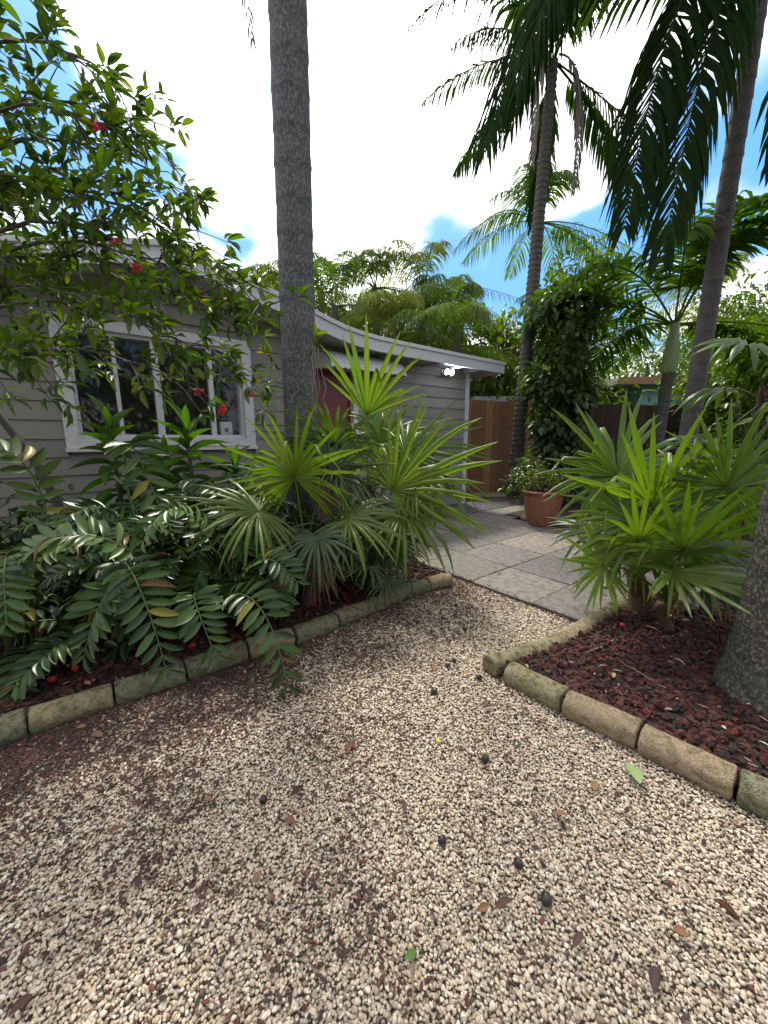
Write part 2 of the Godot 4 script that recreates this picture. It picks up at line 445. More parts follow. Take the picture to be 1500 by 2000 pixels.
func ground() -> void:
	var mb := MB.new()
	mb.flat(Vector3(-200, -0.05, 200), Vector3(-200, -0.05, -200), Vector3(200, -0.05, -200), Vector3(200, -0.05, 200))
	setting("ground", mb.mesh(M.earth))
	mb = MB.new()
	mb.flat(Vector3(-6, -0.014, 5), Vector3(-6, -0.014, -3.4), Vector3(6, -0.014, -3.4), Vector3(6, -0.014, 5))
	setting("gravel_bed", mb.mesh(M.gravelbase))
	setting("planting_bed", sheet(left_bed, 0.03, M.soil))
	var back := PackedVector2Array()
	for q in [[-0.33, 1.05], [-0.33, 3.6], [-0.2, 9.0], [9.0, 9.0], [9.0, 0.9], [2.2, 0.9]]:
		var w := grid(q[0], q[1])
		back.push_back(Vector2(w.x, w.z))
	setting("planting_bed_back", sheet(back, 0.034, M.soil))
	setting("planting_bed_side", sheet(right_bed, 0.045, M.soil))
	# concrete walk along the house
	mb = MB.new()
	mb.box(Vector3(-3.0, -0.04, 0.0), Vector3(4.5, 0.022, 0.655))
	setting("concrete_walk", mb.mesh(M.slab), Transform3D(Basis(Vector3.UP, TURN), HOUSE))
	# patio of large square pavers, each one a piece on a dark joint bed
	mb = MB.new()
	mb.box(Vector3(-2.72, -0.04, 0.66), Vector3(-0.34, -0.004, 6.2))
	mb.box(Vector3(-0.34, -0.042, 0.66), Vector3(2.2, -0.006, 1.2))
	var patio := setting("patio", mb.mesh(M.joint), Transform3D(Basis(Vector3.UP, TURN), HOUSE))
	var xs := [-2.725, -2.21, -1.65, -1.06, -0.46, 0.1, 0.66, 1.22, 1.78]
	var zs := [0.675, 1.27, 1.865, 2.425, 2.945, 3.45, 3.97, 4.5, 5.02, 5.55, 6.1]
	for i in xs.size() - 1:
		for j in zs.size() - 1:
			if i >= 4 and j >= 1: continue
			var w := grid((xs[i] + xs[i + 1]) * 0.5, (zs[j] + zs[j + 1]) * 0.5)
			if Geometry2D.is_point_in_polygon(Vector2(w.x, w.z), right_bed): continue
			var hx: float = (xs[i + 1] - xs[i]) * 0.5 - 0.004; var hz: float = (zs[j + 1] - zs[j]) * 0.5 - 0.004
			var pb := MB.new()
			var b := 0.004
			pb.box(Vector3(-hx, -0.03, -hz), Vector3(hx, 0.016, hz))
			var lo := pb.v.size()
			for s in [[-1, 1], [-1, -1], [1, -1], [1, 1]]:
				pb.p(Vector3(s[0] * hx, 0.016, s[1] * hz)); pb.p(Vector3(s[0] * (hx - b), 0.020, s[1] * (hz - b)))
			for s in 4:
				var e := (s + 1) % 4
				pb.quad(lo + s * 2, lo + e * 2, lo + e * 2 + 1, lo + s * 2 + 1)
			pb.flat(Vector3(-hx + b, 0.02, hz - b), Vector3(-hx + b, 0.02, -hz + b), Vector3(hx - b, 0.02, -hz + b), Vector3(hx - b, 0.02, hz - b))
			part("paver", pb.mesh(M["paver%d" % rng.randi_range(0, 4)]), patio, Transform3D(Basis.from_euler(Vector3(R(-0.006, 0.006), R(-0.004, 0.004), R(-0.006, 0.006))), Vector3((xs[i] + xs[i + 1]) * 0.5, R(-0.003, 0.004), (zs[j] + zs[j + 1]) * 0.5)))
	# edging logs
	var line := [Vector2(-2.2, -0.575), Vector2(-1.99, -0.75), Vector2(-1.78, -0.925), Vector2(-1.57, -1.1), Vector2(-1.352, -1.283), Vector2(-1.144, -1.452), Vector2(-0.928, -1.62), Vector2(-0.70, -1.785), Vector2(-0.50, -1.925), Vector2(-0.288, -2.11), Vector2(-0.083, -2.325), Vector2(0.127, -2.54), Vector2(0.31, -2.68), Vector2(0.50, -2.79)]
	for i in line.size() - 1:
		var last := i == line.size() - 2
		log_piece(line[i], line[i + 1], R(0.052, 0.058), M.edging2 if last else M["edging%d" % [1, 0, 1][i % 3]], "orange tinted end log of the edging beside the patio pavers" if last else "mossy concrete edging log along the bed of rounded cardboard palm fronds", "" if last else "edging logs below the cardboard palms")
	line = [Vector2(0.49, -1.655), Vector2(0.74, -1.76), Vector2(0.955, -1.885), Vector2(1.19, -2.06), Vector2(1.43, -2.25), Vector2(1.66, -2.40), Vector2(1.9, -2.53), Vector2(2.16, -2.61), Vector2(2.43, -2.69), Vector2(2.7, -2.76)]
	for i in line.size() - 1:
		log_piece(line[i], line[i + 1], R(0.05, 0.055), M["edging%d" % [0, 0, 2, 0][i % 4]], "lichen speckled edging log between patio pavers and red lava rock bed", "edging logs between patio and lava rock")
	line = [Vector2(0.575, -1.61), Vector2(0.752, -1.408), Vector2(0.925, -1.21), Vector2(1.105, -1.02), Vector2(1.29, -0.82), Vector2(1.48, -0.63), Vector2(1.67, -0.44), Vector2(1.86, -0.25)]
	for i in line.size() - 1:
		log_piece(line[i], line[i + 1], R(0.055, 0.06), M["edging%d" % [0, 2, 2, 1][i % 4]], "tan concrete edging log between pale gravel and red lava rock bed", "edging logs between gravel and lava rock")
	for i in 6:
		var a := grid(-0.36, 1.35 + i * 0.26); var b := grid(-0.36, 1.35 + (i + 1) * 0.26)
		log_piece(Vector2(a.x, a.z), Vector2(b.x, b.z), 0.055, M["edging%d" % (i % 3)], "edging log on the patio's far rim beyond the flowerpot", "edging logs on the far rim of the patio")

func in_gravel(p: Vector2) -> bool:
	if Geometry2D.is_point_in_polygon(p, left_bed) or Geometry2D.is_point_in_polygon(p, right_bed):
		return false
	var r := Vector3(p.x, 0, p.y) - HOUSE
	return r.dot(DX) < -2.735 and r.dot(DN) > 1.4 or r.dot(DN) > 6.3

func near_curb(p: Vector2) -> float:
	var best := 9.0
	for i in range(1, 9):
		best = minf(best, p.distance_to(Geometry2D.get_closest_point_to_segment(p, left_bed[i], left_bed[i + 1])))
	return best

func loose_stones() -> void:
	var xfs := []; var cols := PackedColorArray()
	var tones := [Color(0.54, 0.45, 0.33), Color(0.59, 0.51, 0.40), Color(0.47, 0.37, 0.26), Color(0.39, 0.32, 0.24), Color(0.65, 0.59, 0.49), Color(0.33, 0.28, 0.23), Color(0.51, 0.395, 0.28), Color(0.56, 0.47, 0.355)]
	var n := FastNoiseLite.new()
	n.seed = 5; n.frequency = 1.6; n.fractal_octaves = 3
	var chips := []; var chip_cols := PackedColorArray()
	var z := -3.3
	while z < 1.2:
		var far := clampf((-z - 0.9) / 1.6, 0.0, 1.0)
		var step := lerpf(0.0062, 0.0101, far)
		var x0 := -3.0; var x1 := 2.4
		var x := x0
		while x < x1:
			var p := Vector2(x + R(-0.5, 0.5) * step, z + R(-0.5, 0.5) * step)
			x += step
			var aside := absf(p.x) > 0.55 - p.y * 1.25    # fewer, larger stones away from the middle of the court
			if aside and rng.randf() < 0.62: continue
			if not in_gravel(p): continue
			var s := (R(0.0055, 0.0097) if rng.randf() < 0.93 else R(0.010, 0.014)) * lerpf(1.0, 1.3, far) * (1.45 if aside else 1.0)
			var b := Basis.from_euler(Vector3(R(-0.4, 0.4), R(0, TAU), R(-0.4, 0.4))) * Basis.from_scale(Vector3(s * R(1.0, 1.35), s * R(0.55, 0.8), s * R(0.75, 1.0)))
			xfs.append(Transform3D(b, Vector3(p.x, R(-0.011, 0.002), p.y)))
			var c: Color = tones[rng.randi_range(0, 7)] * R(0.8, 1.08)
			if rng.randf() < 0.05: c = Color(0.2, 0.13, 0.10) * R(0.5, 1.5)
			cols.push_back(c)
			# broken mulch strewn over the stones, thickest by the edging
			var q := n.get_noise_2d(p.x, p.y)
			var dc := near_curb(p)
			var dens := 0.95 * exp(-dc / 0.22) + 0.5 * exp(-dc / 0.45) * smoothstep(-0.5, 0.35, q) + 0.11 * smoothstep(0.05, 0.45, q) * smoothstep(0.7, -0.6, p.x) + 0.008
			if rng.randf() < dens:
				var cs := R(0.004, 0.013)
				chips.append(Transform3D(Basis.from_euler(Vector3(R(-0.6, 0.6), R(0, TAU), R(-0.6, 0.6))) * Basis.from_scale(Vector3(cs * R(0.8, 2.0), cs * R(0.3, 0.6), cs * R(0.5, 0.9))), Vector3(p.x, R(0.003, 0.008), p.y)))
				chip_cols.push_back([Color(0.07, 0.022, 0.02), Color(0.05, 0.03, 0.025), Color(0.11, 0.04, 0.03), Color(0.035, 0.025, 0.02)][rng.randi_range(0, 3)] * R(0.7, 1.4))
		z += step
	var g := scatter("pea_gravel", lump(3, 0.35, M.pebble), xfs, cols, self)
	tag(g, "pale cream pea gravel covering the court", "gravel")
	g = scatter("mulch_crumbs", lump(9, 0.9, M.chip, 0), chips, chip_cols, self)
	tag(g, "dark maroon mulch crumbs strewn over the gravel", "mulch")
	xfs = []; cols = PackedColorArray()
	for i in 2600:
		var d := R(-2.72, -0.4); var nn := R(0.7, 4.2)
		if rng.randf() < 0.5:
			d = [-2.21, -1.65, -1.06, -2.71][rng.randi_range(0, 3)] + R(-0.012, 0.012)
		elif rng.randf() < 0.6:
			nn = [1.27, 1.865, 2.425, 2.945, 3.45][rng.randi_range(0, 4)] + R(-0.012, 0.012)
		elif rng.randf() < 0.6: continue
		var cs := R(0.004, 0.014)
		xfs.append(Transform3D(Basis.from_euler(Vector3(R(-0.4, 0.4), R(0, TAU), R(-0.4, 0.4))) * Basis.from_scale(Vector3(cs, cs * 0.4, cs * R(0.4, 0.8))), grid(d, nn, 0.022)))
		cols.push_back(([Color(0.07, 0.03, 0.025), Color(0.05, 0.04, 0.03), Color(0.4, 0.34, 0.25), Color(0.12, 0.06, 0.04)][rng.randi_range(0, 3)]) * R(0.7, 1.3))
	g = scatter("patio_crumbs", lump(9, 0.9, M.chip, 0), xfs, cols, self)
	tag(g, "mulch crumbs and grit lying in the paver joints", "grit")
	# lava rock
	for bed in [[right_bed, 0.045, 26000, "red lava rock mulch around the fan palms by the thick trunk", -0.2, 3.2], [left_bed, 0.03, 24000, "dark red mulch under the cardboard palms", -2.4, 0.6]]:
		xfs = []; cols = PackedColorArray()
		var made := 0
		while made < bed[2]:
			var p := Vector2(R(bed[4], bed[5]), R(-4.2, -0.3))
			if bed[4] > -1.0: p.y = R(-2.8, -0.4)
			made += 1
			if not Geometry2D.is_point_in_polygon(p, bed[0]): continue
			var s := R(0.010, 0.036) if bed[4] > -1.0 else R(0.012, 0.034)
			xfs.append(Transform3D(Basis.from_euler(Vector3(R(0, TAU), R(0, TAU), R(0, TAU))) * Basis.from_scale(Vector3(s * R(0.9, 1.5), s * R(0.6, 0.9), s * R(0.7, 1.1))), Vector3(p.x, bed[1] + R(-0.004, 0.014), p.y)))
			cols.push_back([Color(0.095, 0.026, 0.02), Color(0.07, 0.022, 0.02), Color(0.048, 0.023, 0.022), Color(0.135, 0.036, 0.025), Color(0.032, 0.023, 0.022), Color(0.085, 0.036, 0.03)][rng.randi_range(0, 5)] * R(0.7, 1.25))
		g = scatter("lava_rock", lump(17, 1.1, M.lava, 1, true), xfs, cols, self)
		g.name = numbered("lava_rock_mulch")
		tag(g, bed[3], "mulch")
		# dry slivers of bark and palm fibre among the rocks
		xfs = []; cols = PackedColorArray()
		for i in 1500:
			var p := Vector2(R(bed[4], bed[5]), R(-3.0, -0.4))
			if not Geometry2D.is_point_in_polygon(p, bed[0]): continue
			var l := R(0.012, 0.05)
			xfs.append(Transform3D(Basis.from_euler(Vector3(R(-0.3, 0.3), R(0, TAU), R(-0.3, 0.3))) * Basis.from_scale(Vector3(l, 0.002, R(0.002, 0.007))), Vector3(p.x, bed[1] + R(0.012, 0.026), p.y)))
			cols.push_back(([Color(0.4, 0.33, 0.25), Color(0.22, 0.15, 0.1), Color(0.12, 0.075, 0.055), Color(0.48, 0.44, 0.38), Color(0.1, 0.05, 0.04), Color(0.16, 0.08, 0.055)][rng.randi_range(0, 5)]) * R(0.7, 1.2))
		g = scatter("bark_slivers", lump(13, 0.7, M.chip, 0), xfs, cols, self)
		g.name = numbered("bark_slivers_mulch")
		tag(g, "dry bark slivers strewn on the lava rock" if bed[4] > -1.0 else "dry bark slivers strewn under the cardboard palms", "mulch")

# ------------------------------------------------------------------ house
func roof_line() -> Array:
	return [Vector2(0.39, 2.245), Vector2(-0.7, 2.245), Vector2(-1.7, 2.25), Vector2(-2.1, 2.258), Vector2(-2.35, 2.275), Vector2(-2.55, 2.302), Vector2(-2.75, 2.345), Vector2(-2.95, 2.398), Vector2(-3.4, 2.49), Vector2(-4.24, 2.66), Vector2(-5.24, 2.415), Vector2(-6.8, 2.03)]

func roof_at(x: float) -> float:
	var l := roof_line()
	for i in l.size() - 1:
		if x <= l[i].x and x >= l[i + 1].x:
			return lerpf(l[i].y, l[i + 1].y, (l[i].x - x) / (l[i].x - l[i + 1].x))
	return l[0].y if x > 0 else l[l.size() - 1].y

func strip_along(mb: MB, line: Array, top: float, bottom: float, z0: float, z1: float, col := Color.WHITE) -> void:
	# a board that follows the roof line: closed box section
	for i in line.size() - 1:
		var a: Vector2 = line[i]; var b: Vector2 = line[i + 1]   # a is to the right of b
		var c := [Vector3(b.x, b.y + bottom, z1), Vector3(b.x, b.y + top, z1), Vector3(a.x, a.y + top, z1), Vector3(a.x, a.y + bottom, z1)]
		var d := [Vector3(b.x, b.y + bottom, z0), Vector3(b.x, b.y + top, z0), Vector3(a.x, a.y + top, z0), Vector3(a.x, a.y + bottom, z0)]
		mb.flat(c[0], c[1], c[2], c[3], col)
		mb.flat(d[3], d[2], d[1], d[0], col)
		mb.flat(c[1], d[1], d[2], c[2], col)
		mb.flat(d[0], c[0], c[3], d[3], col)
		if i == 0: mb.flat(c[3], c[2], d[2], d[3], col)
		if i == line.size() - 2: mb.flat(d[0], d[1], c[1], c[0], col)

func house() -> void:
	var h := thing("bungalow", "grey lap sided bungalow with white fascia and a low gable roof", "house", HOUSE, TURN)
	var XL := -6.6
	var win := Rect2(-5.06, 1.02, 1.58, 1.06)
	var door := Rect2(-2.96, 0.03, 0.82, 1.93)
	# wall core with openings
	var mb := MB.new()
	mb.box(Vector3(XL, 0, -0.12), Vector3(win.position.x, 2.0, -0.012))
	mb.box(Vector3(win.position.x, 0, -0.12), Vector3(win.end.x, win.position.y, -0.012))
	mb.box(Vector3(win.end.x, 0, -0.12), Vector3(door.position.x, 2.0, -0.012))
	mb.box(Vector3(door.end.x, 0, -0.12), Vector3(0, 2.0, -0.012))
	mb.box(Vector3(win.position.x, win.end.y, -0.12), Vector3(win.end.x, win.end.y + 0.05, -0.012))
	mb.box(Vector3(door.position.x, door.end.y, -0.12), Vector3(door.end.x, 2.0, -0.012))
	var line := roof_line()
	for i in line.size() - 1:
		var a: Vector2 = line[i]; var b: Vector2 = line[i + 1]
		var x1 := minf(a.x, 0.0); var x0 := maxf(b.x, XL)
		if x1 <= x0: continue
		var lo := 2.0
		var seg := [[x0, x1, lo]]
		if x0 < win.end.x and x1 > win.position.x:
			seg = []
			if x1 > win.end.x: seg.append([win.end.x, x1, lo])
			seg.append([maxf(x0, win.position.x), minf(x1, win.end.x), win.end.y + 0.05])
			if x0 < win.position.x: seg.append([x0, win.position.x, lo])
		for s in seg:
			var ya := roof_at(s[0]) - 0.06; var yb := roof_at(s[1]) - 0.06
			for zz in [-0.012, -0.12]:
				var q := [Vector3(s[0], s[2], zz), Vector3(s[0], ya, zz), Vector3(s[1], yb, zz), Vector3(s[1], s[2], zz)]
				if zz < -0.1: q.reverse()
				mb.flat(q[0], q[1], q[2], q[3])
	var wall := part("wall", mb.mesh(M.wallcore), h)
	# lap siding, every board a piece
	var y := 0.03
	var row := 0
	while y < 2.62:
		var y1 := y + 0.152
		# run of the row under the roof
		var xr := 0.0; var xl := XL
		if y > 2.10:
			xr = -99.0
			var xx := 0.0
			while xx > XL:
				if roof_at(xx) - 0.05 > y + 0.02:
					if xr < -50: xr = xx
					xl = xx
				xx -= 0.02
			if xr < -50: break
		var runs := [[xl, xr]]
		for o in [win, door]:
			if y1 > o.position.y + 0.05 and y < o.end.y - 0.02:
				var nr := []
				for r in runs:
					if o.position.x > r[0] and o.end.x < r[1]:
						nr.append([r[0], o.position.x]); nr.append([o.end.x, r[1]])
					else:
						nr.append(r)
				runs = nr
		for r in runs:
			# boards come in lengths of at most 3.66 m
			var cut := [r[0]]
			var q: float = r[0] + [1.9, 3.1, 2.4][row % 3]
			while q < r[1] - 0.3:
				cut.append(q); q += 3.66
			cut.append(r[1])
			for k in cut.size() - 1:
				var a: float = cut[k] + 0.001; var b: float = cut[k + 1] - 0.001
				if b - a < 0.03: continue
				var bb := MB.new()
				var t0 := 0.021 + R(-0.001, 0.001); var t1 := 0.004
				var ya := minf(y1 + 0.012, roof_at(a) - 0.052); var yb := minf(y1 + 0.012, roof_at(b) - 0.052)
				bb.flat(Vector3(a, y, t0), Vector3(a, ya, t1), Vector3(b, yb, t1), Vector3(b, y, t0))
				bb.flat(Vector3(a, y, -0.008), Vector3(a, y, t0), Vector3(b, y, t0), Vector3(b, y, -0.008))
				bb.flat(Vector3(a, y, -0.008), Vector3(a, ya, -0.008), Vector3(a, ya, t1), Vector3(a, y, t0))
				bb.flat(Vector3(b, y, t0), Vector3(b, yb, t1), Vector3(b, yb, -0.008), Vector3(b, y, -0.008))
				bb.flat(Vector3(a, ya, t1), Vector3(a, ya, -0.008), Vector3(b, yb, -0.008), Vector3(b, yb, t1))
				part("siding_board", bb.mesh(M["siding%d" % rng.randi_range(0, 2)]), wall)
		y = y1
		row += 1
	# other walls and the rooms behind
	mb = MB.new()
	mb.box(Vector3(-0.12, 0, -5.0), Vector3(0, 2.16, -0.125))
	mb.box(Vector3(XL, 0, -5.0), Vector3(XL + 0.12, 2.0, -0.125))
	mb.box(Vector3(XL, 0, -5.12), Vector3(0, 2.16, -5.0))
	part("outer_wall", mb.mesh(M.siding0), h)
	mb = MB.new()
	mb.box(Vector3(XL + 0.13, 0.02, -3.2), Vector3(-0.13, 2.11, -3.1))
	mb.box(Vector3(XL + 0.13, 0.0, -3.1), Vector3(-0.13, 0.02, -0.13))
	mb.box(Vector3(XL + 0.13, 2.085, -3.1), Vector3(-0.13, 2.11, -0.125))
	part("room_wall", mb.mesh(M.interior), h)
	# window
	mb = MB.new()
	var w := win
	var t := 0.085
	mb.box(Vector3(w.position.x - 0.01, w.position.y - 0.005, -0.01), Vector3(w.position.x + t, w.end.y, 0.034))
	mb.box(Vector3(w.end.x - t, w.position.y - 0.005, -0.01), Vector3(w.end.x + 0.01, w.end.y, 0.034))
	mb.box(Vector3(w.position.x + t, w.end.y - t, -0.01), Vector3(w.end.x - t, w.end.y, 0.032))
	mb.box(Vector3(w.position.x + t, w.position.y, -0.01), Vector3(w.end.x - t, w.position.y + t * 0.9, 0.032))
	var wn := part("window", mb.mesh(M.white), h)
	mb = MB.new()
	mb.box(Vector3(w.position.x - 0.02, w.position.y - 0.035, 0.0), Vector3(w.end.x + 0.02, w.position.y - 0.006, 0.06))
	part("sill", mb.mesh(M.white), wn)
	var x0 := w.position.x + t; var x1 := w.end.x - t
	var y0 := w.position.y + t * 0.9; var y2 := w.end.y - t
	mb = MB.new()
	mb.box(Vector3(x0, y0, -0.11), Vector3(x0 + 0.03, y2, -0.012))
	mb.box(Vector3(x1 - 0.03, y0, -0.11), Vector3(x1, y2, -0.012))
	mb.box(Vector3(x0 + 0.03, y0, -0.11), Vector3(x1 - 0.03, y0 + 0.035, -0.012))
	mb.box(Vector3(x0 + 0.03, y2 - 0.03, -0.11), Vector3(x1 - 0.03, y2, -0.012))
	part("frame", mb.mesh(M.white), wn)
	for q in [[-4.66, 0.03], [-4.345, 0.055], [-3.87, 0.045]]:
		mb = MB.new()
		mb.box(Vector3(q[0] - q[1] * 0.5, y0 + 0.036, -0.085), Vector3(q[0] + q[1] * 0.5, y2 - 0.031, -0.02))
		part("mullion", mb.mesh(M.white), wn)
	var px := [x0 + 0.03, -4.66, -4.345, -3.87, x1 - 0.03]
	for i in 4:
		mb = MB.new()
		mb.flat(Vector3(px[i] + 0.012, y0 + 0.036, -0.055), Vector3(px[i] + 0.012, y2 - 0.031, -0.055), Vector3(px[i + 1] - 0.012, y2 - 0.031, -0.055), Vector3(px[i + 1] - 0.012, y0 + 0.036, -0.055))
		part("pane", mb.mesh(M.glass), wn)
	# door
	mb = MB.new()
	mb.box(Vector3(door.position.x + 0.05, 0.03, -0.09), Vector3(door.end.x - 0.05, door.end.y - 0.05, -0.045))
	for q in [[0.16, 0.25, 0.66, 0.9], [0.16, 1.0, 0.66, 1.75]]:
		mb.box(Vector3(door.position.x + q[0], q[1], -0.044), Vector3(door.position.x + q[2], q[3], -0.036))
	var dr := part("door", mb.mesh(M.door), h)
	mb = MB.new()
	ball(mb, Vector3(door.end.x - 0.13, 0.98, 0.0), Vector3(0.03, 0.03, 0.03))
	tube(mb, [Vector3(door.end.x - 0.13, 0.98, -0.046), Vector3(door.end.x - 0.13, 0.98, -0.015)], [0.025, 0.012], 10)
	part("handle", mb.mesh(M.metal), dr)
	mb = MB.new()
	mb.box(Vector3(door.position.x - 0.02, 0.03, -0.1), Vector3(door.position.x + 0.05, door.end.y, 0.03))
	mb.box(Vector3(door.end.x - 0.05, 0.03, -0.1), Vector3(door.end.x + 0.02, door.end.y, 0.03))
	mb.box(Vector3(door.position.x + 0.05, door.end.y - 0.05, -0.1), Vector3(door.end.x - 0.05, door.end.y + 0.02, 0.028))
	part("frame", mb.mesh(M.white), dr)
	# corner board
	mb = MB.new()
	mb.box(Vector3(-0.055, 0.0, 0.0), Vector3(0.03, 2.14, 0.034))
	mb.box(Vector3(0.0, 0.0, -0.07), Vector3(0.03, 2.14, -0.001))
	part("corner_board", mb.mesh(M.white), h)
	# roof: deck, fascia, drip edge, soffit and its bearers
	mb = MB.new()
	strip_along(mb, line, 0.0, -0.04, -5.4, 0.385)
	var rf := part("roof", mb.mesh(M.roofing), h)
	mb = MB.new()
	strip_along(mb, line, -0.028, -0.155, 0.386, 0.41)
	part("fascia", mb.mesh(M.white), rf)
	mb = MB.new()
	strip_along(mb, line, 0.012, -0.03, 0.387, 0.432)
	part("drip_edge", mb.mesh(M.white), rf)
	mb = MB.new()
	strip_along(mb, line, -0.1, -0.115, 0.005, 0.385)
	part("soffit", mb.mesh(M.soffit), rf)
	var bx := 0.3
	while bx > -2.4:
		mb = MB.new()
		mb.box(Vector3(bx - 0.02, roof_at(bx) - 0.15, 0.03), Vector3(bx + 0.02, roof_at(bx) - 0.116, 0.384))
		part("bearer", mb.mesh(M.soffit), rf)
		bx -= 0.42
	mb = MB.new()
	mb.box(Vector3(0.366, 2.09, -5.4), Vector3(0.39, 2.204, 0.384))
	part("side_fascia", mb.mesh(M.white), rf)
	mb = MB.new()
	mb.box(Vector3(0.035, 2.128, -5.3), Vector3(0.364, 2.14, 0.0))
	part("side_soffit", mb.mesh(M.soffit), rf)
	# ribbed awning over the door
	mb = MB.new()
	var prof := []
	for i in 8:
		var f := i / 7.0
		prof.append(Vector2(0.02 + 0.36 * sin(f * 1.35), 1.86 + 0.235 * cos(f * 1.5)))
	var ax0 := -2.70; var ax1 := -1.61
	var steps := 15 * 8
	for i in steps + 1:
		var f := float(i) / steps
		var o := 0.011 * cos(f * 15 * TAU)
		for k in prof.size():
			var q: Vector2 = prof[k]
			var nn := Vector2(sin(k / 7.0 * 1.35), cos(k / 7.0 * 1.35))
			mb.p(Vector3(lerpf(ax0, ax1, f), q.y + nn.y * o - (0.012 * cos(f * 15 * TAU) if k == 7 else 0.0), q.x + nn.x * o))
	for i in steps:
		for k in prof.size() - 1:
			var a := i * prof.size() + k
			mb.quad(a, a + prof.size(), a + prof.size() + 1, a + 1)
	var aw := part("awning", mb.mesh(M.white), h)
	for ex in [ax0 + 0.004, ax1 - 0.004]:
		mb = MB.new()
		for k in prof.size() - 1:
			mb.flat(Vector3(ex, 1.9, 0.022), Vector3(ex, prof[k].y - 0.014, prof[k].x - 0.004), Vector3(ex, prof[k + 1].y - 0.014, prof[k + 1].x - 0.004), Vector3(ex, 1.9, 0.022))
		part("end_cap", mb.mesh(M.soffit), aw)
	for ex in [ax0 + 0.03, ax1 - 0.03]:
		mb = MB.new()
		tube(mb, [Vector3(ex, 1.88, 0.03), Vector3(ex, 1.9, 0.34)], [0.008, 0.008], 6)
		part("support_arm", mb.mesh(M.metal), aw)
	# lit twin flood lamp under the soffit
	var fl := thing("flood_lamp", "lit twin headed white flood lamp under the soffit by the corner board", "lamp", HOUSE + DX * -0.575 + DN * 0.024 + Vector3(0, 2.05, 0), TURN)
	mb = MB.new()
	mb.box(Vector3(-0.05, -0.03, 0.0), Vector3(0.05, 0.05, 0.03))
	part("base", mb.mesh(M.white), fl)
	for s in [-1, 1]:
		mb = MB.new()
		tube(mb, [Vector3(0.03 * s, 0.0, 0.03), Vector3(0.045 * s, 0.01, 0.06)], [0.012, 0.012], 8)
		var hb := MB.new()
		lathe(hb, [Vector2(0.012, -0.07), Vector2(0.03, -0.06), Vector2(0.042, -0.01), Vector2(0.047, 0.0), Vector2(0.043, 0.001)], 20)
		var tilt := Basis(Vector3.RIGHT, 1.9)
		var hd := part("lamp_head", hb.mesh(M.white), fl, Transform3D(tilt, Vector3(0.055 * s, 0.0, 0.125)))
		hb = MB.new()
		lathe(hb, [Vector2(0.043, -0.002), Vector2(0.036, 0.008), Vector2(0.02, 0.014), Vector2(0.001, 0.016)], 20)
		part("lens", hb.mesh(M.lamp), hd)
		part("bracket", mb.mesh(M.white), fl)
		var sp := SpotLight3D.new()
		sp.name = "flood_beam"
		sp.light_energy = 0.5
		sp.light_color = Color(0.95, 0.98, 1.0)
		sp.light_size = 0.04
		sp.spot_angle = 70.0
		sp.spot_range = 14.0
		sp.spot_attenuation = 2.0
		sp.shadow_enabled = true
		fl.add_child(sp, true)
		sp.transform = Transform3D(Basis(Vector3.RIGHT, -1.25 - PI / 2 + PI / 2) , Vector3(0.055 * s, -0.02, 0.145))
		sp.look_at_from_position(fl.to_global(Vector3(0.055 * s, -0.008, 0.148)), fl.to_global(Vector3(0.055 * s, -0.34, 1.09)), Vector3.UP)
	# white box on the inner sill
	var dv := thing("sill_box", "small white box with a dark square opening inside the window", "box", HOUSE + DX * -3.72 + DN * -0.16 + Vector3(0, 1.13, 0), TURN)
	mb = MB.new()
	mb.box(Vector3(-0.06, 0.0, -0.03), Vector3(0.06, 0.14, 0.03))
	part("case", mb.mesh(M.white), dv)
	mb = MB.new()
	mb.box(Vector3(-0.02, 0.03, 0.0305), Vector3(0.02, 0.075, 0.033))
	part("opening", mb.mesh(M.black_plastic), dv)

func fence(called: String, label: String, a: Vector3, b: Vector3, tall: float, key: String) -> void:
	var d := b - a
	var f := thing(called, label, "fence", a, -atan2(d.z, d.x))
	var L := d.length()
	var x := 0.0
	while x < L:
		var w := 0.138
		var mb := MB.new()
		var h := tall + R(-0.012, 0.012)
		mb.box(Vector3(x + 0.002, 0.03, -0.009), Vector3(x + w - 0.002, h, 0.009))
		part("board", mb.mesh(M["%s%d" % [key, rng.randi_range(0, 3)]]), f, Transform3D(Basis.IDENTITY, Vector3(0, 0, R(-0.004, 0.004))))
		x += w + 0.003
	for yy in [0.35, tall - 0.3]:
		var mb := MB.new()
		mb.box(Vector3(0, yy, -0.055), Vector3(L, yy + 0.085, -0.016))
		part("rail", mb.mesh(M[key + "1"]), f)

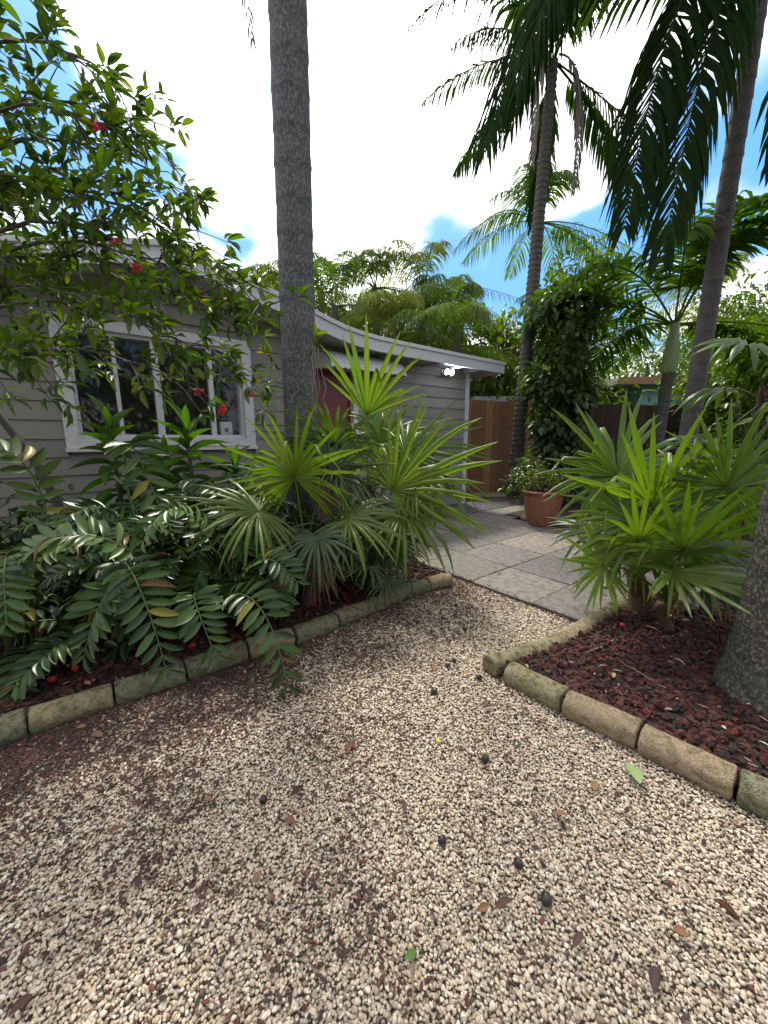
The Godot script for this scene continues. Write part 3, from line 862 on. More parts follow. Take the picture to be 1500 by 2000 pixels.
func far_houses() -> void:
	fence("board_fence", "reddish brown upright board fence beside the house corner", Vector3(1.40, 0, -7.55), Vector3(3.5, 0, -7.75), 1.80, "fence")
	fence("board_fence", "dark weathered board fence below the teal house", Vector3(3.5, 0, -8.1), Vector3(9.0, 0, -8.6), 1.78, "oldfence")
	# teal house beyond the fence
	var t := thing("teal_house", "pale teal house with a flat brown edged roof beyond the dark fence", "house", Vector3(8.7, 0, -13.5), -0.10)
	var mb := MB.new()
	mb.box(Vector3(0, 0, -5), Vector3(7, 2.85, 0))
	part("wall", mb.mesh(M.teal), t)
	mb = MB.new()
	mb.box(Vector3(-1.0, 2.85, -5.4), Vector3(7.4, 3.02, 0.5))
	var rf := part("roof", mb.mesh(M.roofing), t)
	mb = MB.new()
	mb.box(Vector3(-1.03, 2.82, 0.5), Vector3(1.0, 3.05, 0.53))
	part("fascia", mb.mesh(M.fence2), rf)
	mb = MB.new()
	mb.box(Vector3(1.0, 2.82, 0.5), Vector3(7.4, 3.05, 0.53))
	part("fascia", mb.mesh(M.roofing), rf)
	mb = MB.new()
	mb.box(Vector3(1.2, 1.2, 0.0), Vector3(2.5, 2.2, 0.05))
	var wn := part("window", mb.mesh(M.white), t)
	for k in 2:
		mb = MB.new()
		mb.box(Vector3(1.28 + k * 0.6, 1.28, 0.051), Vector3(1.82 + k * 0.6, 2.12, 0.056))
		part("pane", mb.mesh(M.darkglass), wn)
	t = thing("shed", "low grey shed roof just showing over the brown fence", "shed", Vector3(3.0, 0, -12.5), 0.1)
	mb = MB.new()
	mb.box(Vector3(0, 0, -2.5), Vector3(3.2, 2.2, 0))
	part("wall", mb.mesh(M.siding1), t)
	mb = MB.new()
	mb.box(Vector3(-0.25, 2.2, -2.8), Vector3(3.5, 2.36, 0.3))
	part("roof", mb.mesh(M.white), t)

func _ready() -> void:
	rng.seed = 20240611
	make_materials()
	light_and_camera()
	ground()
	house()
	far_houses()
	loose_stones()
	plants()

# ------------------------------------------------------------------ leaves
func bez(a: Vector3, b: Vector3, c: Vector3, t: float) -> Vector3:
	return a.lerp(b, t).lerp(b.lerp(c, t), t)

func leaf_mesh(m: Material, wide: float, fold: float, curve: float, blunt := 0.0, n := 5, col := Color.WHITE) -> ArrayMesh:
	# one leaf along +x, 1 long, normal +y; blunt 0 is pointed, 1 is rounded
	var mb := MB.new()
	var prev := -1
	for i in n + 1:
		var t := float(i) / n
		var w := wide * 0.5 * pow(sin(PI * pow(t, lerpf(0.8, 1.15, blunt))), lerpf(0.9, 0.62, blunt))
		if i == 0: w = wide * 0.05
		if i == n: w = wide * lerpf(0.01, 0.10, blunt)
		var y := -curve * t * t
		var q := mb.p(Vector3(t, y, 0), col * 1.12)
		mb.p(Vector3(t, y + fold * w * 2.0, w), col); mb.p(Vector3(t, y + fold * w * 2.0, -w), col)
		if prev >= 0:
			mb.quad(prev, prev + 1, q + 1, q)
			mb.quad(prev + 2, prev, q, q + 2)
		prev = q
	return mb.mesh(m)

func orient(at: Vector3, dir: Vector3, up: Vector3, l: float, w: float) -> Transform3D:
	var x := dir.normalized()
	var z := x.cross(up)
	if z.length_squared() < 1e-4: z = x.cross(Vector3(0.3, 0.2, 0.9))
	z = z.normalized()
	var y := z.cross(x)
	return Transform3D(Basis(x * l, y * l, z * w), at)

func jit(c: Color, a := 0.15) -> Color:
	var k := 1.0 + R(-a, a)
	return Color(c.r * k * (1.0 + R(-a, a) * 0.6), c.g * k, c.b * k * (1.0 + R(-a, a) * 0.5))

func fan_mesh(axis: Vector3, normal: Vector3, rad: float, nseg: int, spread: float, droop: float, col: Color, wide := 1.0, split := 0.36) -> ArrayMesh:
	# palmate blade with its hub at the origin: pleated segments joined near the hub, free and drooping at the tips
	var mb := MB.new()
	var ax := axis.normalized()
	var nn := (normal - ax * normal.dot(ax)).normalized()
	var sd := ax.cross(nn)
	nseg = maxi(7, roundi(nseg * spread / 300.0))
	var step := deg_to_rad(spread) / nseg
	for i in nseg:
		var ph := deg_to_rad(-spread * 0.5) + step * (i + 0.5 + R(-0.2, 0.2))
		var u := absf(ph) / deg_to_rad(spread * 0.5)
		var d := (ax * cos(ph) + sd * sin(ph) + nn * R(-0.10, 0.14)).normalized()
		var s := nn.cross(d).normalized()
		var l := rad * (1.0 - 0.28 * u * u) * R(0.80, 1.07)
		var c := jit(col, 0.14)
		var dr := droop * R(0.4, 1.6)
		var kink := 1.0 if rng.randf() < 0.2 else 0.0
		var tip := c.lerp(Color(0.25, 0.2, 0.07), 0.7 if rng.randf() < 0.45 else 0.0)
		var rows := [0.0, split, 0.62, 0.82, 1.0]
		var first := mb.v.size()
		var pos := Vector3.ZERO
		var last := 0.0
		var dd := d
		for k in rows.size():
			var t: float = rows[k]
			var bend := maxf(0.0, t - split)
			dd = (d + Vector3.DOWN * (dr * bend * 2.2 + kink * maxf(0.0, t - 0.55) * 5.0)).normalized()
			pos += dd * (t - last) * l
			last = t
			var hw: float = [0.003, tan(step * 0.5) * split * l * 1.02, tan(step * 0.5) * split * l * 0.92 * wide, tan(step * 0.5) * split * l * 0.58 * wide, 0.0015][k]
			var fold := hw * 0.8
			var cc := tip if k == 4 else c
			mb.p(pos + nn * fold, cc * 1.08); mb.p(pos + s * hw - nn * fold * 0.4, cc); mb.p(pos - s * hw - nn * fold * 0.4, cc)
		for k in rows.size() - 1:
			var a := first + k * 3; var b := a + 3
			mb.quad(a, b, b + 1, a + 1)
			mb.quad(a + 2, b + 2, b, a)
	return mb.mesh(M.fan)

func fan_palm(called: String, label: String, base: Vector3, tall: float, rad: float, leaves: Array, group := "", opt := {}) -> Node3D:
	var t := thing(called, label, opt.get("category", "fan palm"), base, 0.0, group)
	var mb := MB.new()
	var pts := []; var rr := []
	for i in 9:
		var f := i / 8.0
		pts.append(Vector3(0.02 * sin(f * 5.0), -0.03 + f * tall, 0.015 * cos(f * 4.0))); rr.append(rad * (1.25 - 0.55 * f) * R(0.92, 1.08))
	tube(mb, pts, rr, 12, Color(1, 1, 1))
	# torn leaf bases standing round the stem
	for i in int(90 * tall):
		var a := R(0, TAU); var y := R(0, tall)
		var o := Vector3(cos(a), 0, sin(a)) * rad * (1.2 - 0.5 * y / tall)
		var up := Vector3(cos(a) * R(0.2, 0.7), 1.0, sin(a) * R(0.2, 0.7)).normalized() * R(0.06, 0.14)
		var s := Vector3(-sin(a), 0, cos(a)) * R(0.006, 0.016)
		var k := R(0.6, 2.0)
		var q := mb.p(o + Vector3(0, y, 0) - s, Color(k, k, k)); mb.p(o + Vector3(0, y, 0) + s, Color(k, k, k)); mb.p(o + Vector3(0, y, 0) + up, Color(k, k, k))
		mb.tri(q, q + 1, q + 2)
	part("trunk", mb.mesh(M.fibre), t)
	for L in leaves:
		var hub: Vector3 = (L[0] as Vector3) - base
		var col: Color = L[5] if L.size() > 5 else opt.get("col", Color(0.10, 0.175, 0.035))
		var droop: float = L[4] if L.size() > 4 else 0.35
		var fm := fan_mesh(L[1], L[2], L[3], opt.get("n", 33), L[6] if L.size() > 6 else opt.get("spread", 300.0), droop, col, opt.get("wide", 1.0), opt.get("split", 0.36))
		var o := part("leaf", fm, t, Transform3D(Basis.IDENTITY, hub))
		var pm := MB.new()
		var top := Vector3(0, tall * 0.9, 0)
		var ctrl := top.lerp(hub, 0.5) + Vector3(0, 0.10 + 0.1 * hub.distance_to(top), 0)
		ctrl = ctrl.lerp(hub - (L[1] as Vector3).normalized() * hub.distance_to(top) * 0.4, 0.4)
		var pp := []; var pr := []
		for i in 8:
			pp.append(bez(top, ctrl, hub, i / 7.0) - hub); pr.append(lerpf(0.009, 0.005, i / 7.0))
		tube(pm, pp, pr, 6, Color(col.r * 1.1, col.g * 0.95, col.b))
		part("petiole", pm.mesh(M.fan), o)
	return t

# feather frond: rachis along a curve with leaflets both sides
func frond_mesh(p0: Vector3, p1: Vector3, p2: Vector3, ll: float, n: int, lw: float, hang: float, col: Color, opt := {}) -> ArrayMesh:
	var mb := MB.new()
	var pts := []; var rr := []
	var r0: float = opt.get("r", 0.016)
	var rcol: Color = opt.get("rcol", Color(col.r * 1.4 + 0.02, col.g * 1.2 + 0.02, col.b * 1.2))
	for i in 13:
		pts.append(bez(p0, p1, p2, i / 12.0)); rr.append(lerpf(r0, 0.002, i / 12.0))
	tube(mb, pts, rr, 6, rcol)
	var start: float = opt.get("start", 0.16)
	var ragged: float = opt.get("ragged", 0.0)
	var vee: float = opt.get("vee", 0.25)
	for i in n:
		var t := lerpf(start, 0.995, (i + 0.5) / n)
		var p := bez(p0, p1, p2, t)
		var d := (bez(p0, p1, p2, minf(t + 0.02, 1.0)) - bez(p0, p1, p2, t - 0.02)).normalized()
		var sd := d.cross(Vector3.UP)
		if sd.length() < 0.15: sd = d.cross((p2 - p0).cross(Vector3.UP))
		if sd.length() < 0.01: sd = Vector3.RIGHT
		sd = sd.normalized()
		if opt.has("side"): sd = (sd + (opt.side as Vector3)).normalized()
		var up := sd.cross(d)
		var env := pow(sin(PI * clampf((t - start) / (1.0 - start) * 0.86 + 0.12, 0, 1)), 0.55)
		for s in [-1.0, 1.0]:
			if rng.randf() < ragged: continue
			var l := ll * env * R(0.85, 1.1)
			var dir: Vector3 = (sd * s + up * vee * R(0.3, 1.6) + d * lerpf(0.45, 1.1, t) + Vector3.DOWN * hang * R(0.5, 1.4) + Vector3(R(-1, 1), R(-1, 1), R(-1, 1)) * 0.13).normalized()
			var c := jit(col, 0.18)
			var w := lw * R(0.8, 1.15)
			var q := p
			var first := mb.v.size()
			for k in 4:
				var f := k / 3.0
				var across := dir.cross(up if absf(dir.dot(up)) < 0.9 else d).normalized()
				if k < 3:
					var ww: float = w * [0.45, 1.0, 0.7][k] * 0.5
					mb.p(q + across * ww, c); mb.p(q - across * ww, c)
				else:
					mb.p(q, c)
				q += dir * l / 3.0
				dir = (dir + Vector3.DOWN * (0.22 + hang * 0.55) * R(0.8, 1.2)).normalized()
			mb.quad(first, first + 1, first + 3, first + 2)
			mb.quad(first + 2, first + 3, first + 5, first + 4)
			mb.tri(first + 4, first + 5, first + 6)
	return mb.mesh(opt.get("mat", M.palm))

func ringed_trunk(a: Vector3, b: Vector3, r0: float, r1: float, ring: float, depth: float, sides := 20, flare := 0.3, bow := Vector3.ZERO) -> MB:
	var mb := MB.new()
	var pts := []; var rr := []
	var L := a.distance_to(b)
	var n := int(L / ring)
	for i in n:
		for k in [0.0, 0.12, 0.5, 0.93]:
			var f: float = (i + k) / n
			var y: float = f * L
			var r: float = lerpf(r0, r1, f) * (1.0 + flare * exp(-y / 0.22)) + (depth if k in [0.12] else 0.0) + R(-1, 1) * depth * 0.25
			pts.append(a.lerp(b, f) + bow * sin(f * PI)); rr.append(r)
	pts.append(b); rr.append(r1)
	tube(mb, pts, rr, sides)
	for i in pts.size() * sides:
		var k := (i / sides) % 4
		var s := ([0.75, 1.9, 1.0, 0.85][k] as float) * R(0.8, 1.2)
		mb.c[i] = Color(s, s, s)
	for i in mb.v.size():
		mb.v[i] += Vector3(R(-1, 1), 0, R(-1, 1)) * r1 * 0.02
	return mb

func palm(called: String, label: String, base: Vector3, top: Vector3, r0: float, r1: float, bark: Material, group: String, fr: Dictionary, opt := {}) -> Node3D:
	var t := thing(called, label, "palm tree", base, 0.0, group)
	var tp := top - base
	part("trunk", ringed_trunk(Vector3(0, -0.05, 0), tp, r0, r1, opt.get("ring", 0.1), opt.get("depth", 0.006), opt.get("sides", 18), opt.get("flare", 0.3), opt.get("bow", Vector3.ZERO)).mesh(bark), t)
	var crown := tp
	if opt.has("shaft"):
		var mb := MB.new()
		var L: float = opt.shaft
		var pts := []; var rr := []
		for q in [[0.0, 1.0], [0.05, 1.35], [0.25, 1.4], [0.6, 1.1], [1.0, 0.7]]:
			pts.append(tp + Vector3(0, q[0] * L - 0.02, 0)); rr.append(r1 * q[1])
		tube(mb, pts, rr, 16)
		part("crownshaft", mb.mesh(M.shaft), t)
		crown = tp + Vector3(0, L * 0.9, 0)
	for i in fr.get("n", 12):
		var az: float = i * 2.399 + fr.get("az", 0.0) + R(-0.25, 0.25)
		var el: float = lerpf(fr.get("e0", -0.2), fr.get("e1", 1.2), fmod(i * 0.618 + 0.1, 1.0))
		var L: float = fr.L * R(0.85, 1.1)
		var out := Vector3(cos(az), 0, sin(az))
		var d := out * cos(el) + Vector3.UP * sin(el)
		var p0 := crown + out * 0.03
		var p1 := p0 + d * L * 0.55
		var p2: Vector3 = p1 + (out * lerpf(0.45, 0.2, clampf(el, 0, 1)) + Vector3.DOWN * fr.get("drop", 0.3) * R(0.7, 1.3) + d * 0.18) * L
		var dead: bool = rng.randf() < fr.get("dead", 0.0)
		var fm := frond_mesh(p0, p1, p2, fr.get("ll", 0.45), fr.get("leaflets", 44), fr.get("lw", 0.028), fr.get("hang", 0.4), Color(0.2, 0.16, 0.11) if dead else jit(fr.get("col", Color(0.06, 0.10, 0.035)), 0.12), {"vee": fr.get("vee", 0.2), "mat": M.straw if dead else M.palm})
		part("frond", fm, t)
	for e in opt.get("extra", []):
		part("frond", frond_mesh(e[0] - base, e[1] - base, e[2] - base, e[3], e[4], e[5], e[6], e[7], e[8] if e.size() > 8 else {}), t)
	return t

# cardboard palm frond: thick rounded leaflets, each a piece
var zam_leaf := []
func zamia(label: String, base: Vector3, fronds: Array) -> void:
	if zam_leaf.is_empty():
		for c in [Color(0.03, 0.064, 0.015), Color(0.044, 0.086, 0.017), Color(0.024, 0.052, 0.016), Color(0.07, 0.118, 0.028)]:
			zam_leaf.append(leaf_mesh(M.gloss, 1.0, 0.10, 0.10, 0.9, 6, c))
		zam_leaf.append(leaf_mesh(M.gloss, 1.0, 0.2, 0.3, 0.8, 6, Color(0.22, 0.2, 0.04)))
		zam_leaf.append(leaf_mesh(M.gloss, 0.8, 0.3, 0.4, 0.7, 6, Color(0.16, 0.10, 0.04)))
		zam_leaf.append(leaf_mesh(M.gloss, 1.0, 0.22, 0.32, 0.9, 6, Color(0.045, 0.09, 0.02)))
		zam_leaf.append(leaf_mesh(M.gloss, 1.0, 0.04, -0.12, 0.85, 6, Color(0.05, 0.095, 0.022)))
	var t := thing("cardboard_palm", label, "plant", base, 0.0, "cardboard palms in the bed below the window")
	for f in fronds:
		var p0: Vector3 = f[0] - base; var p1: Vector3 = f[1] - base; var p2: Vector3 = f[2] - base
		var ll: float = f[3] * 1.0
		var n: int = 15
		var tone: int = f[5] if f.size() > 5 else rng.randi_range(0, 2)
		var mb := MB.new()
		var pts := []; var rr := []
		var root := Vector3(R(-0.05, 0.05), 0.02, R(-0.05, 0.05))
		for i in 6:
			pts.append(bez(root, root.lerp(p0, 0.6) + Vector3(0, 0.16, 0), p0, i / 6.0)); rr.append(0.007)
		for i in 11:
			pts.append(bez(p0, p1, p2, i / 10.0)); rr.append(lerpf(0.006, 0.002, i / 10.0))
		tube(mb, pts, rr, 6, Color(0.09, 0.13, 0.04))
		var o := part("frond", mb.mesh(M.gloss), t)
		for i in n:
			var u := lerpf(0.03, 0.99, float(i) / (n - 1))
			var p := bez(p0, p1, p2, u)
			var d := (bez(p0, p1, p2, minf(u + 0.03, 1.0)) - bez(p0, p1, p2, u - 0.03)).normalized()
			var sd := d.cross(Vector3.UP + Vector3(0, 0, 0.35)).normalized()
			var up := sd.cross(d)
			var sz := ll * (0.55 + 0.45 * sin(PI * clampf(u * 0.85 + 0.12, 0, 1))) * R(0.92, 1.08)
			for s in [-1.0, 1.0]:
				var dir: Vector3 = sd * s + d * lerpf(0.3, 1.0, u * u) + up * R(0.0, 0.35) + Vector3(R(-1, 1), R(-1, 1), R(-1, 1)) * 0.07
				if rng.randf() < 0.03: continue
				part("leaflet", zam_leaf[rng.randi_range(4, 5) if rng.randf() < 0.035 else rng.randi_range(6, 7) if rng.randf() < 0.3 else 3 if tone == 3 else (tone + rng.randi_range(0, 1)) % 3], o, orient(p, dir, up + sd * s * -0.25 + d * R(-0.2, 0.2), sz, sz * R(0.27, 0.33)))

# small heart or oval leaves spread over clumps
func clumped(n: int, clumps: Array, spread: float, size: float, wide: float, tones: Array, hang := 0.3) -> Array:
	var xfs := []; var cols := PackedColorArray()
	for i in n:
		var c: Vector3 = clumps[rng.randi_range(0, clumps.size() - 1)]
		var o := Vector3(rng.randfn(), rng.randfn(), rng.randfn()) * spread
		var dir := (o.normalized() + Vector3(R(-0.7, 0.7), R(-0.4, 0.4) - hang, R(-0.7, 0.7))).normalized()
		var l := size * R(0.6, 1.2)
		xfs.append(orient(c + o, dir, Vector3(R(-0.5, 0.5), 1.0, R(-0.5, 0.5)), l, l * wide))
		cols.push_back(jit(tones[rng.randi_range(0, tones.size() - 1)], 0.2))
	return [xfs, cols]

var oval: ArrayMesh
func tree(called: String, label: String, base: Vector3, crown: Vector3, rad: Vector3, n: int, size: float, tones: Array, group := "", r0 := 0.14, nclump := 60, category := "tree") -> void:
	var t := thing(called, label, category, base, 0.0, group)
	var c := crown - base
	var mb := MB.new()
	var fork := Vector3(c.x * 0.6, maxf(0.3, c.y - rad.y * 0.9), c.z * 0.6)
	tube(mb, [Vector3(0, -0.05, 0), fork * 0.5 + Vector3(R(-0.1, 0.1), 0, R(-0.1, 0.1)), fork], [r0 * 1.3, r0, r0 * 0.8], 10)
	var clumps := []
	for i in nclump:
		var d := Vector3(rng.randfn(), rng.randfn(), rng.randfn()).normalized()
		clumps.append(c + d * rad * pow(R(0.15, 1.0), 0.5))
	part("trunk", mb.mesh(M.bark_dark), t)
	for i in range(0, nclump, maxi(1, nclump / 9)):
		mb = MB.new()
		var e: Vector3 = clumps[i]
		tube(mb, [fork * 0.98, fork.lerp(e, 0.5) + Vector3(0, 0.15, 0) * rad.y, e], [r0 * 0.55, r0 * 0.32, r0 * 0.08], 7)
		part("branch", mb.mesh(M.bark_dark), t)
	var k := clumped(n, clumps, minf(rad.x, rad.y) * 0.2, size, 0.5, tones)
	scatter("crown", oval, k[0], k[1], t)

# ------------------------------------------------------------------ the planting
func plants() -> void:
	oval = leaf_mesh(M.leaf, 1.0, 0.12, 0.18, 0.35, 4)
	big_palms()
	fan_palms()
	cardboard_palms()
	jatropha()
	strap_plants()
	backdrop()
	potted()
	epiphytes()
	litter()

func big_palms() -> void:
	var dark := Color(0.032, 0.058, 0.024)
	palm("tall_palm", "thick grey speckled palm trunk rising in front of the red door", Vector3(-0.665, 0, -3.1), Vector3(-0.60, 7.2, -3.1), 0.128, 0.122, M.bark_grey, "", {"n": 11, "L": 2.6, "e0": -0.1, "ll": 0.6, "lw": 0.04, "leaflets": 40, "col": dark}, {"ring": 0.21, "depth": 0.004, "sides": 28, "flare": 0.15,
		"extra": [[Vector3(-0.62, 7.1, -3.05), Vector3(-1.10, 6.6, -3.0), Vector3(-0.86, 3.62, -3.05), 0.34, 120, 0.012, 1.8, Color(0.13, 0.11, 0.095), {"mat": M.straw, "ragged": 0.35}]]})
	palm("leaning_palm", "slender ring scarred palm with dead grey fronds beside the brown fence", Vector3(2.38, 0, -7.0), Vector3(2.56, 6.7, -7.0), 0.115, 0.075, M.bark_palm, "", {"n": 12, "L": 1.9, "e0": -0.7, "e1": 1.2, "ll": 0.6, "lw": 0.04, "leaflets": 44, "drop": 0.5, "hang": 1.3, "col": dark, "dead": 0.1}, {"ring": 0.085, "depth": 0.012,
		"extra": [[Vector3(2.5, 6.75, -6.9), Vector3(2.2, 6.7, -6.75), Vector3(2.28, 5.2, -6.75), 0.4, 44, 0.03, 1.6, Color(0.24, 0.21, 0.19), {"mat": M.straw}], [Vector3(2.62, 6.75, -6.95), Vector3(3.1, 6.75, -6.9), Vector3(3.0, 4.9, -6.95), 0.34, 44, 0.03, 1.8, Color(0.2, 0.17, 0.155), {"mat": M.straw}]]})
	palm("coconut_palm", "slim dark palm trunk with huge drooping fronds behind the broad strap leaves", Vector3(3.48, 0, -4.5), Vector3(3.56, 5.5, -4.5), 0.095, 0.075, M.bark_palm, "", {"n": 7, "L": 2.6, "e0": 0.35, "e1": 1.3, "az": 3.6, "ll": 0.7, "lw": 0.055, "leaflets": 46, "col": dark}, {"ring": 0.16, "depth": 0.005,
		"extra": [
			[Vector3(3.5, 5.55, -4.5), Vector3(2.62, 5.1, -3.75), Vector3(2.16, 2.45, -3.3), 0.85, 104, 0.031, 0.95, dark, {"r": 0.024, "start": 0.22, "side": Vector3(0.1, 0, -0.5)}],
			[Vector3(3.5, 5.5, -4.5), Vector3(2.35, 5.5, -3.9), Vector3(1.95, 2.75, -3.5), 0.8, 96, 0.029, 0.9, dark, {"r": 0.02, "start": 0.3}],
			[Vector3(3.5, 5.6, -4.5), Vector3(1.75, 6.3, -4.0), Vector3(1.05, 3.6, -3.75), 0.9, 100, 0.030, 0.8, dark, {"r": 0.022, "start": 0.3}],
			[Vector3(3.5, 5.6, -4.5), Vector3(1.45, 6.2, -3.9), Vector3(0.80, 3.3, -3.5), 0.95, 104, 0.031, 0.8, dark, {"r": 0.024, "start": 0.25}],
			[Vector3(3.5, 5.6, -4.5), Vector3(1.6, 6.0, -3.6), Vector3(0.95, 3.55, -3.3), 0.85, 100, 0.030, 0.9, dark, {"r": 0.022, "start": 0.25}],
			[Vector3(3.5, 5.65, -4.6), Vector3(1.6, 6.3, -4.7), Vector3(0.22, 4.95, -4.5), 0.55, 56, 0.04, 1.6, dark, {"r": 0.02, "start": 0.3}],
			[Vector3(3.55, 5.55, -4.4), Vector3(3.6, 5.3, -3.7), Vector3(3.2, 3.3, -3.6), 0.7, 40, 0.06, 1.3, dark, {"r": 0.022, "start": 0.3}]]})
	palm("thick_palm", "stout lichen covered palm trunk standing in the lava rock", Vector3(1.60, 0.03, -1.42), Vector3(1.63, 7.0, -1.45), 0.132, 0.115, M.bark_lichen, "", {"n": 11, "L": 2.8, "e0": 0.15, "e1": 1.3, "ll": 0.6, "lw": 0.045, "leaflets": 40, "col": dark}, {"ring": 0.12, "depth": 0.004, "sides": 28, "flare": 0.55})
	palm("crownshaft_palm", "young palm with a smooth green crownshaft in front of the teal house", Vector3(4.18, 0, -6.0), Vector3(4.23, 2.05, -6.0), 0.085, 0.075, M.bark_palm, "", {"n": 14, "L": 2.7, "e0": -0.05, "e1": 1.3, "ll": 0.62, "lw": 0.05, "leaflets": 50, "drop": 0.42, "hang": 0.35, "vee": 0.5, "col": Color(0.085, 0.145, 0.035)}, {"ring": 0.1, "depth": 0.004, "shaft": 0.75})

func fan_palms() -> void:
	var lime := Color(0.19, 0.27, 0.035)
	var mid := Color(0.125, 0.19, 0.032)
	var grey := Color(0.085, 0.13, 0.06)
	var V := func(x, y, z): return Vector3(x, y, z)
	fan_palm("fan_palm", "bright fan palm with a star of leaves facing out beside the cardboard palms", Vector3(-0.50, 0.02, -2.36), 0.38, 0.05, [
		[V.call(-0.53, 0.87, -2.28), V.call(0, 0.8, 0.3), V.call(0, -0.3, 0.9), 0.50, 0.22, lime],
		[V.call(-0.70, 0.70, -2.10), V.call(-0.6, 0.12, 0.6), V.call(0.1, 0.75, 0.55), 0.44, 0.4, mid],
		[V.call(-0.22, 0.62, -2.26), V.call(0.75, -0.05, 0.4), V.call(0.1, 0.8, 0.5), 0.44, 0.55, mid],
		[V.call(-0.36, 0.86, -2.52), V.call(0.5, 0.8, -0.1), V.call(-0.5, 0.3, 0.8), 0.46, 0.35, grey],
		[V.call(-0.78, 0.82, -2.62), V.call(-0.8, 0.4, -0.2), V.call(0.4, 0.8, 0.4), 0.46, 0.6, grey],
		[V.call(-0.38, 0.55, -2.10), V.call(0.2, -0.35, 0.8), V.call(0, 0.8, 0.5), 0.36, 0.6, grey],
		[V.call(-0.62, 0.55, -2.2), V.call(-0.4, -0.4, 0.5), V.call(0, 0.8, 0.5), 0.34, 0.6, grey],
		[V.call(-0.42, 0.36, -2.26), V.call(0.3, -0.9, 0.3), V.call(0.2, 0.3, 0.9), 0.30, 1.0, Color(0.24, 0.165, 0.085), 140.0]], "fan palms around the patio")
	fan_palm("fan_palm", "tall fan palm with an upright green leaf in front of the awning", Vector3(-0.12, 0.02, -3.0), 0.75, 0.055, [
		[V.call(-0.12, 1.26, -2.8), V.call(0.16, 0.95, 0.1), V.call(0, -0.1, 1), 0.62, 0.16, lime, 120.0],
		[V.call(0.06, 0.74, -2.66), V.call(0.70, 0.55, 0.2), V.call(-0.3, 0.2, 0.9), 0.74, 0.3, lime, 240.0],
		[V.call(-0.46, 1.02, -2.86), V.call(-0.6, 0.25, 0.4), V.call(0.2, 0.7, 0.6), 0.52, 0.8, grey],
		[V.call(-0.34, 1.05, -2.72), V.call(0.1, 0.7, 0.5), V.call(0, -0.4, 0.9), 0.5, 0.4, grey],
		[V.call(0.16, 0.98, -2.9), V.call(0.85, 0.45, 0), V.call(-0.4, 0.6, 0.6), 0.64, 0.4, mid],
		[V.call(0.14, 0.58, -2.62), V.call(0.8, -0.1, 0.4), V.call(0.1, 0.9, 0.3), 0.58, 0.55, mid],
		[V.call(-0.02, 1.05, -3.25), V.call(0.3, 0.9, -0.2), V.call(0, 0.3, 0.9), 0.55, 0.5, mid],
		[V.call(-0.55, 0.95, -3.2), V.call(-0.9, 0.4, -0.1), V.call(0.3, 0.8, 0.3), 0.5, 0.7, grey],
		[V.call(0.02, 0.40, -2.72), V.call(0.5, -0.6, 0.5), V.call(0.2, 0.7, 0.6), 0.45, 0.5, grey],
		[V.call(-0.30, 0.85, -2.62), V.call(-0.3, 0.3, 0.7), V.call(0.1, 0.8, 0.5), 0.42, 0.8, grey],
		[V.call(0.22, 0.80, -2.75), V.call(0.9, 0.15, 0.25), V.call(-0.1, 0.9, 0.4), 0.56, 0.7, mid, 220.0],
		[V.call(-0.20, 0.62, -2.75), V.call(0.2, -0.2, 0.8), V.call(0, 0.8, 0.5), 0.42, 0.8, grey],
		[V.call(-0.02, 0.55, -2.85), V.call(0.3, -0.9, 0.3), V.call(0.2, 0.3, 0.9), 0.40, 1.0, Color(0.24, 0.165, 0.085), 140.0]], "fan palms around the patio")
	fan_palm("fan_palm", "small young fan palm low beside the orange tinted end log", Vector3(-0.06, 0.02, -2.52), 0.10, 0.025, [
		[V.call(-0.10, 0.28, -2.38), V.call(-0.2, 0.1, 0.8), V.call(0, 0.8, 0.4), 0.24, 0.7, grey],
		[V.call(0.05, 0.33, -2.45), V.call(0.6, 0.3, 0.4), V.call(0, 0.7, 0.6), 0.24, 0.6, grey],
		[V.call(-0.22, 0.32, -2.5), V.call(-0.7, 0.2, 0.3), V.call(0, 0.8, 0.5), 0.22, 0.6, grey],
		[V.call(0.02, 0.22, -2.34), V.call(0.3, -0.4, 0.7), V.call(0, 0.7, 0.6), 0.22, 0.7, grey],
		[V.call(-0.04, 0.42, -2.6), V.call(0.1, 0.9, 0.1), V.call(0, 0, 1), 0.22, 0.4, mid]], "fan palms around the patio", {"n": 18})
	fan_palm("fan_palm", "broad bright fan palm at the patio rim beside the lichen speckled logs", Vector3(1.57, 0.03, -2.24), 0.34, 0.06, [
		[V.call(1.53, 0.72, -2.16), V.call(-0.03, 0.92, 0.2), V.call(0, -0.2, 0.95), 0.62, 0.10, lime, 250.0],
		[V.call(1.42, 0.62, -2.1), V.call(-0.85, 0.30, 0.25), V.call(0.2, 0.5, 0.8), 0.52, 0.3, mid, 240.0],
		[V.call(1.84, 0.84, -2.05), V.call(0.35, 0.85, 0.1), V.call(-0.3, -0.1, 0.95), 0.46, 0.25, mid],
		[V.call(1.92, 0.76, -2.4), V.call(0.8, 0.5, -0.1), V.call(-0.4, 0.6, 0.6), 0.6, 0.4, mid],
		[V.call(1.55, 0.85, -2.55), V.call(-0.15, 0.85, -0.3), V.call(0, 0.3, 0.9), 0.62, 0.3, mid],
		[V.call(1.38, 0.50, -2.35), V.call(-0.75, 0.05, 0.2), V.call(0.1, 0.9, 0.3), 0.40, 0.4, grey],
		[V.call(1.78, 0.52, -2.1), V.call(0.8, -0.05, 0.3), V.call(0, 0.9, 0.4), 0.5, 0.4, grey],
		[V.call(1.66, 0.36, -2.12), V.call(0.4, -0.8, 0.3), V.call(0, 0.4, 0.9), 0.30, 1.0, Color(0.24, 0.165, 0.085), 130.0]], "fan palms around the patio", {"n": 28})
